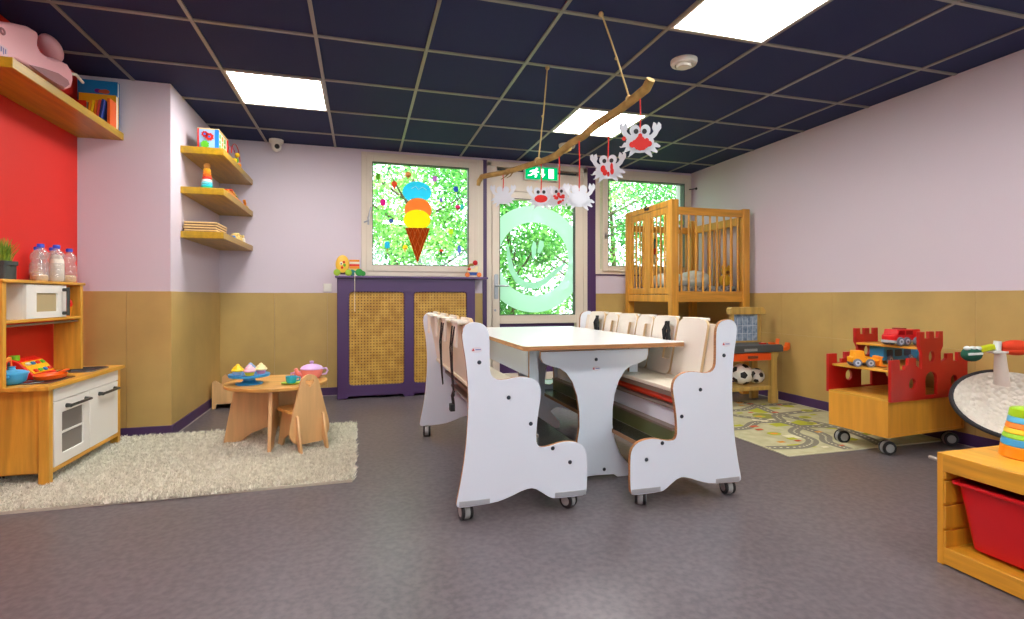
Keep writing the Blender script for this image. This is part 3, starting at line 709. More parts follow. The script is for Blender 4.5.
MB().box(KX1 - .016, KX1, 3.09, 3.79, .417, .484).build('header_panel', KWHITE, kt, bevel=.002)
def handle(par, y0, y1, z, x=KX1 + .002):
    q = MB(); q.tube([(x + .022, y0 - .012, z - .002), (x + .022, y0, z), (x + .022, y1, z), (x + .022, y1 + .012, z - .002)], [.007, .008, .008, .007], 8)
    q.tube([(x - .002, y0, z), (x + .024, y0, z)], [.012, .008], 8); q.tube([(x - .002, y1, z), (x + .024, y1, z)], [.012, .008], 8); q.build('handle', DGREY, par)
dl = MB(); dl.prism([(3.092, .094), (3.437, .094), (3.437, .413), (3.092, .413)], KX1 - .016, KX1, 'yz', holes=[rrect(3.16, 3.372, .146, .352, .006)]); dl = dl.build('door', KWHITE, kt, bevel=.002)
MB().box(KX1 - .011, KX1 - .008, 3.158, 3.374, .144, .354).build('window', C('oven_window', (130, 124, 116), rough=.15), dl)
MB().box(KX1 - .008, KX1 - .004, 3.16, 3.372, .243, .253).build('rack', KWHITE, dl)
handle(dl, 3.20, 3.39, .378)
dr = MB(); dr.box(KX1 - .016, KX1, 3.441, 3.788, .094, .413); dr = dr.build('door', KWHITE, kt, bevel=.002); handle(dr, 3.545, 3.735, .376)
# hutch
HX = -1.60
MB().box(KX0, HX, 2.985, 3.012, .505, 1.0).build('hutch_side', BIRCH, kt, bevel=.002)
MB().box(KX0, HX, 3.690, 3.715, .505, 1.0).build('hutch_side', BIRCH, kt, bevel=.002)
MB().box(KX0, HX + .008, 2.975, 3.728, 1.0, 1.016).build('top_board', BIRCHX, kt, bevel=.003)
MB().box(KX0, HX, 3.012, 3.690, .805, .820).build('hutch_shelf', BIRCHX, kt, bevel=.002)
MB().box(KX0, KX0 + .006, 3.012, 3.53, .82, 1.0).build('hutch_back', C('kitchen_cream', (226, 212, 184), rough=.5), kt)
k = MB(); k.cyl((HX - .02, 3.012, .792), (HX - .02, 3.69, .792), .006, n=10); k.build('rail', STEEL, kt)
mw = MB(); mw.box(KX0 + .006, HX - .015, 3.165, 3.172, .82, .999); mw.box(KX0 + .006, HX - .015, 3.524, 3.53, .82, .999); mw.box(KX0 + .006, KX0 + .012, 3.172, 3.524, .82, .999); mw = mw.build('microwave', KWHITE, kt)
md = MB(); md.prism([(3.165, .822), (3.53, .822), (3.53, .996), (3.165, .996)], HX - .014, HX, 'yz', holes=[rrect(3.25, 3.442, .855, .952, .004)]); md.build('microwave_door', KWHITE, mw, bevel=.002)
MB().box(HX - .010, HX - .007, 3.248, 3.444, .853, .954).build('microwave_window', C('mw_window', (186, 168, 128), rough=.2), mw)
k = MB(); k.tube([(HX + .024, 3.497, .828), (HX + .024, 3.497, .985)], .008, 8); k.cyl((HX - .002, 3.497, .842), (HX + .024, 3.497, .842), .010, n=10); k.cyl((HX - .002, 3.497, .972), (HX + .024, 3.497, .972), .010, n=10); k.build('microwave_handle', DGREY, mw)

# things in and on the kitchen
o_ = thing('toy_cup', 'red toy cup with an orange lower half beside the toy microwave', 'toy', (-1.645, 3.605, .82))
MB().lathe((-1.645, 3.605, .821), [(0, 0), (.030, 0), (.036, .045), (.038, .055)], 20).build('base_cup', M['toy_orange'], o_)
MB().lathe((-1.645, 3.605, .876), [(.036, 0), (.040, .012), (.034, .036), (.016, .048), (0, .05)], 20).build('lid', C('lid_red', (225, 24, 30), rough=.3), o_)
pp = thing('toy_pot', 'blue toy cooking pot with lid on the toy hob', 'toy pot', (-1.62, 3.12, .509))
BLUEP = C('pot_blue', (58, 160, 216), rough=.35)
TP = Matrix.Translation((-1.635, 3.115, .510)) @ Matrix.Scale(.76, 4) @ Matrix.Translation((1.62, -3.125, -.510))
MB(TP).lathe((-1.62, 3.125, .510), [(0, 0), (.052, 0), (.072, .018), (.080, .05), (.082, .066)], 28).build('body', BLUEP, pp)
MB(TP).lathe((-1.62, 3.125, .576), [(.086, -.002), (.086, .006), (.06, .018), (.022, .024), (.018, .036), (.022, .044), (0, .047)], 28).build('lid', C('pot_lid', (80, 178, 226), rough=.35), pp)
for s in (-1, 1):
    k = MB(TP); k.tube([(-1.635, 3.125 + s * .078, .562), (-1.635, 3.125 + s * .112, .566), (-1.595, 3.125 + s * .112, .566), (-1.595, 3.125 + s * .078, .562)], .008, 8); k.build('handle', BLUEP, pp)
cr_ = thing('toy_till', 'red and yellow toy cash register behind the blue pot', 'toy', (-1.68, 3.42, .505))
RDT = C('till_red', (222, 28, 14), rough=.35); YLT = C('till_yellow', (250, 184, 8), rough=.35)
TS = Matrix.Translation((-.01, -.06, 0))
k = MB(TS); k.prism([(-1.60, .506), (-1.60, .525), (-1.672, .60), (-1.70, .612), (-1.725, .606), (-1.732, .506)], 3.31, 3.52); k.build('body', RDT, cr_, bevel=.006, seg=3)
def tl(u_, y): return (-1.604 + u_ * -.066, y, .531 + u_ * .069)
k = MB(TS); R_ = Matrix((Vector((0, 1, 0)), Vector((-.69, 0, .723)), Vector((.723, 0, .69)))).transposed()
k.obox(tl(.5, 3.415), (.185, .082, .008), R_); k.build('key_panel', YLT, cr_, bevel=.002)
cc_ = ['till_red', 'toy_green', 'toy_blue', 'toy_red', 'cube_white', 'toy_blue', 'toy_red', 'toy_green']
for i in range(8):
    k = MB(TS); p = Vector(tl(.22 + .5 * (i // 4), 3.352 + .042 * (i % 4))) + Vector((.004, 0, .004)); k.obox(p, (.026, .018, .012), R_); k.build('key', M[cc_[i]], cr_, bevel=.003)
ps = thing('orange_toy_tray', 'flat orange toy pan on the front of the toy hob', 'toy pan', (-1.57, 3.27, .509))
MB().lathe((-1.545, 3.26, .5105), [(0, .003), (.075, .003), (.088, .010), (.095, .022), (.10, .023), (.09, .004), (.078, 0), (0, 0)], 28, sx=.62).build('pan', C('pan_orange', (236, 92, 14), rough=.35), ps)
k = MB(); k.tube([(-1.555, 3.37, .53), (-1.55, 3.42, .535), (-1.55, 3.44, .535)], [.010, .012, .009], 10, sq=.5); k.build('handle', M['pan_orange'], ps)
gc = thing('toy_beaker', 'small lime green toy beaker behind the blue pot', 'toy', (-1.70, 3.30, .505))
MB().lathe((-1.712, 3.285, .506), [(0, 0), (.018, 0), (.022, .125), (.019, .125), (.017, .006), (0, .006)], 18).build('beaker', C('lime_plastic', (130, 205, 40), rough=.3), gc)
gf = thing('toy_food_box', 'small toy food carton with a red and black print behind the blue pot', 'toy', (-1.71, 3.16, .505))
k = MB(); k.obox((-1.70, 3.2, .566), (.012, .075, .12), Matrix.Rotation(.15, 3, 'X')); k.build('carton', C('carton_orange', (240, 150, 60), rough=.5), gf)
k = MB(); k.obox((-1.6935, 3.202, .585), (.002, .045, .05), Matrix.Rotation(.15, 3, 'X')); k.build('print', C('carton_red', (220, 40, 20), rough=.5), gf)
k = MB(); k.ball((-1.692, 3.203, .592), (.003, .012, .016), 12); k.build('print', BLACK, gf)

pl = thing('potted_grass', 'green grass plant in a dark grey pot on top of the toy kitchen', 'potted plant', (-1.67, 3.10, 1.016))
MB().prism(rrect(-1.715, -1.625, 3.055, 3.145, .012), 1.017, 1.09, 'xy').build('pot', C('pot_grey', (58, 64, 60), rough=.5), pl, bevel=.004)
MB().prism(rrect(-1.72, -1.62, 3.05, 3.15, .012), 1.085, 1.105, 'xy').build('pot_rim', M['pot_grey'], pl, bevel=.003)
k = MB()
for i in range(170):
    a = random.uniform(0, 2 * PI); r0 = random.uniform(0, .036); ln = random.uniform(.06, .125); sp = random.uniform(.0, .05)
    p0 = Vector((-1.67 + math.cos(a) * r0, 3.10 + math.sin(a) * r0, 1.098)); p1 = p0 + Vector((math.cos(a) * sp * .35, math.sin(a) * sp * .35, ln * .55)); p2 = p0 + Vector((math.cos(a) * sp, math.sin(a) * sp, ln))
    k.tube([p0, p1, p2], [.0024, .002, .0004], 4, caps=False)
gl = k.build('leaves', mat('grass_green', (150, 168, 40), .5, c2=(80, 130, 30), vscale=30), pl); gl['kind'] = 'stuff'

# plastic bottles
BOT = bpy.data.materials.new('bottle_plastic'); BOT.use_nodes = True
nb = BOT.node_tree; nb.nodes.clear()
_p = nb.nodes.new('ShaderNodeBsdfTransparent'); _g = nb.nodes.new('ShaderNodeBsdfGlossy'); _d = nb.nodes.new('ShaderNodeBsdfDiffuse'); _x = nb.nodes.new('ShaderNodeMixShader'); _y = nb.nodes.new('ShaderNodeMixShader'); _o = nb.nodes.new('ShaderNodeOutputMaterial')
_p.inputs['Color'].default_value = (.93, .93, .93, 1); _g.inputs['Roughness'].default_value = .12; _d.inputs['Color'].default_value = lin((235, 230, 225))
_x.inputs[0].default_value = .22; _y.inputs[0].default_value = .10
nb.links.new(_p.outputs[0], _x.inputs[1]); nb.links.new(_d.outputs[0], _x.inputs[2]); nb.links.new(_x.outputs[0], _y.inputs[1]); nb.links.new(_g.outputs[0], _y.inputs[2]); nb.links.new(_y.outputs[0], _o.inputs['Surface'])
CAPB = C('cap_blue', (40, 70, 190), rough=.35)
PASTA = C('pasta_fill', (226, 190, 130), rough=.7, bump=.6, bscale=70); RICE = C('rice_fill', (238, 228, 210), rough=.8, bump=.6, bscale=160)
GBO = 'clear plastic bottles with blue caps on the toy kitchen'
def bottle(x, y, fill, fz, label, s=1.0):
    b_ = thing('plastic_bottle', label, 'bottle', (x, y, 1.016), 0, GBO)
    prof = [(0, .002), (.030, .002), (.034, .010), (.034, .035), (.031, .042), (.034, .050), (.034, .066), (.031, .073), (.034, .081), (.033, .096), (.026, .108), (.024, .116), (.031, .130), (.032, .146), (.026, .162), (.014, .174), (.012, .186)]
    MB().lathe((x, y, 1.0165), [(r * s * (1.05 if z_ < .172 else 1.0), z_ * s) for r, z_ in prof], 24).build('body', BOT, b_)
    MB().lathe((x, y, 1.0165 + .180 * s), [(0, 0), (.0165 * s, 0), (.0165 * s, .016 * s), (.014 * s, .019 * s), (0, .019 * s)], 20).build('cap', CAPB, b_)
    MB().lathe((x, y, 1.019), [(0, 0), (.028 * s, 0), (.032 * s, .008), (.032 * s, fz * .8), (.022 * s, fz), (0, fz * 1.05)], 20).build('contents', fill, b_)
bottle(-1.648, 3.382, PASTA, .03, 'clear bottle with a little pasta, standing alone at the plant side')
bottle(-1.700, 3.458, PASTA, .05, 'clear bottle half hidden behind the bottle of white filling', .95)
bottle(-1.646, 3.530, RICE, .145, 'bottle filled with white grains at the front of the group', 1.04)
bottle(-1.700, 3.606, RICE, .06, 'bottle with some white filling behind the full white bottle', 1.0)
bottle(-1.650, 3.672, PASTA, .04, 'clear bottle with yellowish filling nearest the pier', 1.0)

# ------------------------------------------------------------------ shag rug, small table, chair and tea set
rug = thing('shag_rug', 'pale grey shaggy rug under the small round table', 'rug', (-.88, 3.37, 0))
RX0, RX1, RY0, RY1 = XL + .02, -.045, 2.755, 3.955
def rugpt(fx, fy): return (RX0 + (RX1 - RX0) * fx, RY0 + (RY1 - RY0) * fy + .012 * math.sin(fx * 9) * (1 - fy))
MB().box(RX0, RX1, RY0, RY1, .0, .012).build('backing', C('rug_backing', (188, 180, 160), rough=.9), rug)
v = []; f = []
for i in range(42000):
    x, y = rugpt(random.uniform(-.004, 1.004), random.uniform(-.004, 1.004))
    if x < XL + .02: continue
    a = random.uniform(0, 2 * PI); ln = random.uniform(.018, .034); wd = random.uniform(.003, .006); sp = random.uniform(.006, .022)
    dx, dy = math.cos(a), math.sin(a); b = len(v)
    v += [(x - dy * wd, y + dx * wd, .008), (x + dy * wd, y - dx * wd, .008), (x + dx * sp * .6, y + dy * sp * .6, .008 + ln * .75), (x + dx * sp * 1.3, y + dy * sp * 1.3, .008 + ln)]
    f += [(b, b + 1, b + 2), (b + 1, b + 3, b + 2)]
SHAG = mat('shag_yarn', (250, 247, 230), .9, c2=(206, 201, 180), vscale=38)
m_ = MB(); m_.add(v, f); po = m_.build('pile', SHAG, rug, smooth=False, fix=False); po['kind'] = 'stuff'

rt_ = thing('round_table', 'low round wooden play table standing on the shaggy rug', 'table', (-.522, 3.62, .03))
CX, CY, RT, ZT = -.518, 3.62, .302, .395
MB().prism(circ(CX, CY, RT, n=64), ZT - .018, ZT, 'xy').build('tabletop', BEECHT, rt_, bevel=.004)
def legpan(s): # half width at height
    return [(-s * .305, .03), (-s * .19, .03)]
pr_ = [(-.305, .028), (-.205, .028), (-.15, .075), (-.07, .105), (0, .112), (.07, .105), (.15, .075), (.205, .028), (.305, .028), (.245, ZT - .018), (-.245, ZT - .018)]
MB().prism([(CX + a, b) for a, b in pr_], CY - .010, CY + .010, 'xz').build('leg_panel', BEECH, rt_, bevel=.002)
MB().prism([(CY + a, b) for a, b in pr_], CX - .010, CX + .010, 'yz').build('leg_panel', BEECH, rt_, bevel=.002)

ch = thing('child_chair', 'small wooden chair with a heart cut-out in its back', 'chair', (-.300, 3.335, .028), math.radians(31))
T = TM(ch)
hrt = [(0, .365), (.022, .392), (.026, .402), (.022, .410), (.013, .412), (.004, .407), (0, .400), (-.004, .407), (-.013, .412), (-.022, .410), (-.026, .402), (-.022, .392)]
bp_ = [(-.075, .035), (-.10, .055), (-.12, .09), (-.124, .12), (-.118, .16), (-.06, .38)] + circ(0, .385, .058, .058, 14, PI - .25, .25)[0:] + [(.06, .38), (.118, .16), (.124, .12), (.12, .09), (.10, .055), (.075, .035)]
MB(T).prism(bp_, -.008, .008, 'xz', holes=[hrt]).build('backrest', BEECH, ch, bevel=.003)
MB(T).prism(rrect(-.108, .108, .012, .232, .05), .215, .231, 'xy').build('seat', BEECHT, ch, bevel=.003)
for s in (-1, 1):
    k = MB(T); k.prism([(-.075, .0), (-.045, .0), (-.02, .05), (.03, .082), (.09, .082), (.15, .05), (.18, .0), (.235, .0), (.18, .214), (.0, .214), (-.02, .20)], s * .08 - .007, s * .08 + .007, 'yz'); k.build('leg_panel', BEECH, ch, bevel=.002)

SB = C('stand_blue', (52, 156, 218), rough=.3)
cs = thing('cake_stand', 'blue toy cake stand on the small round table', 'cake stand', (-.668, 3.551, ZT))
MB().lathe((-.668, 3.56, ZT + .001), [(0, 0), (.078, 0), (.078, .006), (.045, .014), (.034, .022), (.034, .040), (.05, .044), (.115, .046), (.118, .054), (.116, .062), (.106, .058), (0, .057)], 36).build('stand', SB, cs)
GC = 'toy cupcakes on the blue cake stand'
def cupcake(x, y, cup, ice_, label):
    z = ZT + .0595
    c_ = thing('toy_cupcake', label, 'toy cake', (x, y, z), 0, GC)
    k = MB(); n = 24
    prof = [(.020, 0), (.030, .022)]
    vs = []; fs = []
    for r, h_ in prof:
        for i in range(n): rr2 = r * (1.04 if i % 2 else .96); vs.append((x + rr2 * math.cos(2 * PI * i / n), y + rr2 * math.sin(2 * PI * i / n), z + h_))
    fs = [(i, (i + 1) % n, (i + 1) % n + n, i + n) for i in range(n)] + [tuple(range(n - 1, -1, -1)), tuple(range(n, 2 * n))]
    k.add(vs, fs); k.build('cup', cup, c_)
    MB().lathe((x, y, z + .021), [(0, 0), (.034, .001), (.037, .008), (.031, .016), (.028, .017), (.026, .024), (.018, .031), (.014, .033), (.010, .041), (0, .047)], 24).build('icing', ice_, c_)
cupcake(-.730, 3.55, C('cup_grey', (190, 190, 200), rough=.5), C('icing_yellow', (250, 206, 20), rough=.4), 'yellow iced cupcake at the wall side of the blue stand')
cupcake(-.668, 3.60, C('cup_grey2', (150, 160, 180), rough=.5), C('icing_grey', (140, 160, 190), rough=.4), 'grey blue iced cupcake at the back of the stand')
cupcake(-.655, 3.50, C('cup_yellow', (240, 210, 40), rough=.5), C('icing_pink', (240, 178, 190), rough=.4), 'pink iced cupcake in a yellow cup at the front of the stand')
cupcake(-.605, 3.58, C('cup_pink', (230, 140, 160), rough=.5), C('icing_cream', (242, 222, 160), rough=.4), 'cream iced cupcake on the stand side nearest the teapot')

tp = thing('toy_teapot', 'pink toy teapot with a lilac lid on the small round table', 'teapot', (-.31, 3.72, ZT))
SAL = C('salmon_plastic', (240, 140, 130), rough=.3); LIL = C('lilac_plastic', (214, 178, 226), rough=.3)
TX, TY = -.318, 3.70
MB().lathe((TX, TY, ZT + .001), [(0, 0), (.048, 0), (.062, .018), (.070, .045), (.069, .060)], 32).build('body', SAL, tp)
MB().lathe((TX, TY, ZT + .060), [(.071, 0), (.072, .006), (.06, .020), (.035, .030), (.012, .033), (.008, .038), (.014, .046), (.012, .053), (0, .055)], 32).build('lid', LIL, tp)
k = MB(); k.tube([(TX - .055, TY - .01, ZT + .022), (TX - .088, TY - .015, ZT + .038), (TX - .098, TY - .017, ZT + .068)], [.019, .014, .011], 12); k.build('spout', SAL, tp)
k = MB(); k.tube([(TX + .066, TY + .01, ZT + .058), (TX + .090, TY + .012, ZT + .062), (TX + .098, TY + .012, ZT + .045), (TX + .088, TY + .012, ZT + .024), (TX + .062, TY + .01, ZT + .022)], .007, 10); k.build('handle', LIL, tp)
GCU = 'toy tea cups on the small round table'
def cup(x, y, z, m, label, hx=1):
    c_ = thing('toy_cup', label, 'toy cup', (x, y, z), 0, GCU)
    MB().lathe((x, y, z + .0005), [(0, 0), (.024, 0), (.031, .012), (.034, .042), (.031, .042), (.028, .014), (0, .008)], 24).build('bowl', m, c_)
    k = MB(); k.tube([(x + hx * .031, y, z + .036), (x + hx * .05, y, z + .034), (x + hx * .048, y, z + .016), (x + hx * .029, y, z + .013)], .005, 8); k.build('handle', m, c_)
sc_ = tag(MB().lathe((-.418, 3.49, ZT + .0005), [(0, 0), (.035, 0), (.058, .006), (.06, .009), (.036, .005), (0, .004)], 32, sx=1).build('toy_saucer', C('saucer_lime', (168, 214, 30), rough=.3)), 'lime green toy saucer under the blue cup', 'saucer')
cup(-.418, 3.49, ZT + .005, C('cup_teal', (40, 170, 205), rough=.3), 'teal blue toy cup on the lime green saucer', 1)
cup(-.398, 3.72, ZT, C('cup_lilac', (212, 150, 214), rough=.3), 'lilac toy cup beside the spout of the pink teapot', -1)

db = thing('doll_bed', 'small wooden doll bed in the corner behind the round table', 'doll bed', (-1.10, 5.10, 0))
hb = [(-1.195, .0), (-1.17, .0), (-1.16, .04), (-1.02, .04), (-1.01, .0), (-.985, .0), (-.985, .20), (-1.01, .235), (-1.05, .21), (-1.09, .165), (-1.13, .21), (-1.17, .24), (-1.195, .22)]
MB().prism(hb, 4.86, 4.875, 'xz').build('headboard', BEECH, db, bevel=.002)
MB().prism(hb, 5.19, 5.205, 'xz').build('footboard', BEECH, db, bevel=.002)
for x in (-1.19, -1.0): MB().box(x, x + .012, 4.875, 5.19, .045, .14).build('side_rail', BEECH, db)
MB().box(-1.178, -1.0, 4.875, 5.19, .045, .057).build('base_board', BEECH, db)
ob = thing('soft_toy', 'orange soft doll lying in the wooden doll bed', 'soft toy', (-1.09, 4.98, .058))
MB().ball((-1.09, 4.99, .125), (.055, .09, .066), 18).build('body', C('orange_fabric', (216, 96, 36), rough=.9, bump=.4, bscale=90), ob)
MB().ball((-1.09, 4.915, .16), (.038, .036, .038), 16).build('head', C('doll_skin', (226, 170, 120), rough=.8), ob)

# ------------------------------------------------------------------ radiator cover, socket, toys on the sill
rc = thing('radiator_cover', 'purple radiator cover with two woven cane panels under the painted window', 'radiator cover', (.48, 5.12, 0))
YR = 5.0
g1 = rrect(-.111, .383, .122, .978, .03); g2 = rrect(.474, .978, .122, .978, .03)
fo = [(-.215, 0), (-.13, 0), (-.115, .022), (.372, .022), (.385, 0), (.47, 0), (.485, .022), (.972, .022), (.985, 0), (1.062, 0), (1.062, 1.105), (-.215, 1.105)]
MB().prism(fo, YR, YR + .018, 'xz', holes=[g1, g2]).build('front_frame', PURPLE, rc, bevel=.004)
MB().box(-.215, -.197, YR + .018, YB - .02, 0, 1.105).build('side_panel', PURPLE, rc)
MB().box(1.044, 1.062, YR + .018, YB - .02, 0, 1.105).build('side_panel', PURPLE, rc)
MB().prism([(-.232, YR - .03), (1.186, YR - .03), (1.186, YB - .014), (-.232, YB - .014)], 1.106, 1.124, 'xy').build('top_shelf', C('purple_top', (88, 62, 110), rough=.3), rc, bevel=.004)
CANE = mat('cane', (206, 164, 74), .5, c2=(178, 132, 50), vscale=14)
for x0, x1 in ((-.125, .397), (.46, .992)):
    k = MB(); n = 19; nz = 33
    for i in range(n + 1):
        x = x0 + (x1 - x0) * i / n; k.box(x - .0085, x + .0085, YR + .019, YR + .022, .11, .99)
    for j in range(nz + 1):
        z = .11 + .88 * j / nz; k.box(x0, x1, YR + .0215, YR + .0245, z - .0085, z + .0085)
    k.build('cane_panel', CANE, rc, smooth=False, fix=False)
MB().box(-.15, 1.02, YR + .09, YR + .095, .08, 1.02).build('radiator', C('cane_hole_shade', (70, 46, 24), rough=.6), rc)  # thin sheet, coloured dark so the weave holes look shaded
so_ = thing('wall_switch', 'white light switch on the lilac wall beside the radiator cover', 'switch', (-.31, YB, .985))
MB().box(-.348, -.272, YB - .012, YB - .001, .982, 1.058).build('plate', KWHITE, so_, bevel=.004)
MB().box(-.336, -.284, YB - .018, YB - .012, .994, 1.046).build('rocker', KWHITE, so_, bevel=.003)

def wheel(mb, c, r, w, axis='y'):
    mb.lathe(c, [(r * .2, -w / 2), (r * .85, -w / 2), (r, -w * .3), (r, w * .3), (r * .85, w / 2), (r * .2, w / 2)], 20, axis=axis)
LIME = C('lime_wood', (150, 190, 40), rough=.4); GRN = C('green_wood', (30, 150, 40), rough=.35); TEAL = C('teal_wood', (10, 120, 110), rough=.4)
pa = thing('pull_along_toy', 'yellow round faced wooden pull toy at the switch end of the radiator cover', 'toy', (-.155, 5.04, 1.124))
k = MB(); k.ball((-.168, 5.02, 1.124 + .105), (.060, .018, .086), 24); k.build('face', C('face_yellow', (232, 182, 60), rough=.4), pa)
for x in (-.215, -.115):
    k = MB(); wheel(k, (x, 5.0, 1.124 + .030), .030, .018); k.build('wheel', LIME, pa)
MB().box(-.215, -.115, 5.012, 5.05, 1.138, 1.158).build('axle_block', C('toy_dark', (60, 40, 30), rough=.5), pa)
for (x, z, r, m) in ((-.178, 1.237, .014, 'cube_white'), (-.155, 1.25, .010, 'toy_red'), (-.172, 1.20, .011, 'toy_red'), (-.15, 1.222, .012, 'toy_green')):
    k = MB(); k.ball((x, 5.003, z), (r, .006, r * 1.2), 12); k.build('face_mark', M[m], pa)
k = MB(); k.ball((-.178, 4.998, 1.235), (.006, .004, .007), 10); k.build('eye', BLACK, pa)
pb = thing('pull_along_toy', 'green wooden train toy with a striped load beside the round faced toy', 'toy', (-.06, 5.08, 1.124))
k = MB(); k.box(-.115, .0, 5.045, 5.095, 1.15, 1.172); k.build('chassis', TEAL, pb, bevel=.004)
for (x, m, r) in ((-.085, TEAL, .03), (-.022, GRN, .034), (.012, GRN, .024)):
    k = MB(); wheel(k, (x, 5.035, 1.124 + r), r, .022); k.build('wheel', m, pb)
for i, c in enumerate([M['toy_natural'], M['toy_orange'], M['toy_red'], M['cube_white'], M['toy_orange']]):
    MB().box(-.11, -.02, 5.05, 5.09, 1.173 + i * .021, 1.193 + i * .021).build('block', c, pb, bevel=.003)
k = MB(); k.tube([(-.06, 5.01, 1.155), (-.06, 4.985, 1.145), (-.06, 4.962, 1.125), (-.061, 4.96, .95), (-.06, 4.962, .80)], .003, 6); k.build('pull_string', C('string', (220, 210, 180), rough=.8), pb)
cl_ = thing('clown_toy', 'small wooden clown car with a red ball at the door end of the radiator cover', 'toy', (1.05, 5.06, 1.124))
TC = Matrix.Translation((1.045, 5.05, 1.124)) @ Matrix.Scale(1.12, 4) @ Matrix.Translation((-1.08, -5.05, -1.124))
MB(TC).prism(rrect(1.03, 1.125, 1.142, 1.168, .008), 5.03, 5.08, 'xz').build('chassis', C('toy_navy', (16, 70, 150), rough=.35), cl_, bevel=.003)
for x in (1.03, 1.135):
    k = MB(TC); wheel(k, (x, 5.025, 1.146), .021, .016); k.build('wheel', C('wheel_orange', (230, 120, 40), rough=.4), cl_)
MB(TC).prism([(1.03, 1.169), (1.12, 1.169), (1.13, 1.22), (1.11, 1.225), (1.09, 1.195), (1.03, 1.205)], 5.035, 5.075, 'xz').build('body', C('clown_cream', (240, 220, 170), rough=.4), cl_, bevel=.004)
k = MB(TC); k.ball((1.05, 5.035, 1.197), (.016, .01, .014), 12); k.build('mouth', M['toy_red'], cl_)
k = MB(TC); k.tube([(1.04, 5.05, 1.215), (1.06, 5.05, 1.235), (1.09, 5.05, 1.235)], .012, 8); k.build('hat_brim', C('olive_wood', (150, 130, 50), rough=.5), cl_)
MB(TC).ball((1.105, 5.05, 1.252), .023, 16).build('ball_top', C('ball_red', (200, 14, 20), rough=.35), cl_)

# ------------------------------------------------------------------ group table and the two benches
def chaikin(p, k=1):
    for _ in range(k):
        q = []
        for i in range(len(p)):
            a, b = p[i], p[(i + 1) % len(p)]
            q += [(a[0] * .75 + b[0] * .25, a[1] * .75 + b[1] * .25), (a[0] * .25 + b[0] * .75, a[1] * .25 + b[1] * .75)]
        p = q
    return p
PANEL = [(0.012, 0.79), (0.022, 0.812), (0.04, 0.825), (0.066, 0.828), (0.1, 0.82), (0.121, 0.80), (0.129, 0.76), (0.129, 0.66), (0.132, 0.612), (0.152, 0.587), (0.187, 0.582), (0.249, 0.592), (0.303, 0.589), (0.343, 0.566), (0.358, 0.53), (0.354, 0.49), (0.345, 0.44), (0.338, 0.39), (0.334, 0.318), (0.342, 0.292), (0.362, 0.284), (0.40, 0.289), (0.451, 0.302), (0.50, 0.30), (0.54, 0.287), (0.565, 0.258), (0.571, 0.22), (0.571, 0.1), (0.566, 0.064), (0.545, 0.056), (0.42, 0.058), (0.395, 0.066), (0.362, 0.09), (0.325, 0.114), (0.285, 0.112), (0.214, 0.085), (0.15, 0.068), (0.006, 0.062), (-0.010, 0.07), (-0.010, 0.09), (0.006, 0.162), (0.026, 0.28), (0.036, 0.40), (0.04, 0.526), (0.03, 0.66), (0.014, 0.75)]
PANEL = chaikin(PANEL, 1)
BOLT = C('bolt_dark', (60, 66, 76), rough=.35, metal=.6)
PLATE = C('zinc_plate', (188, 190, 194), rough=.3, metal=.5)
STRAP = C('black_webbing', (16, 16, 18), rough=.7)
def caster(par, x, y, top, r=.033, turn=0.3):
    """swivel caster: plate, fork and a wheel below"""
    T = Matrix.Translation((x, y, 0)) @ Matrix.Rotation(turn, 4, 'Z')
    k = MB(T); k.cyl((0, 0, top - .02), (0, 0, top + .004), .013, n=14); k.lathe((0, .004, r), [(r * .3, -.011), (r * .96, -.011), (r * 1.03, -.006), (r * 1.03, .006), (r * .96, .011), (r * .3, .011)], 24, axis='x')
    c = k.build('caster', GREYP, par)
    for s in (-1, 1):
        k = MB(T); k.lathe((s * .018, .004, r), [(r * .5, -.0065), (r * .94, -.0065), (r, -.003), (r, .003), (r * .94, .0065), (r * .5, .0065)], 24, axis='x'); k.build('wheel', BLACK, c)
        k = MB(T); k.lathe((s * .0185, .004, r), [(0, -.008), (r * .62, -.007), (r * .70, 0), (r * .62, .007), (0, .008)], 20, axis='x'); k.build('hub', GREYP, c)
    return c
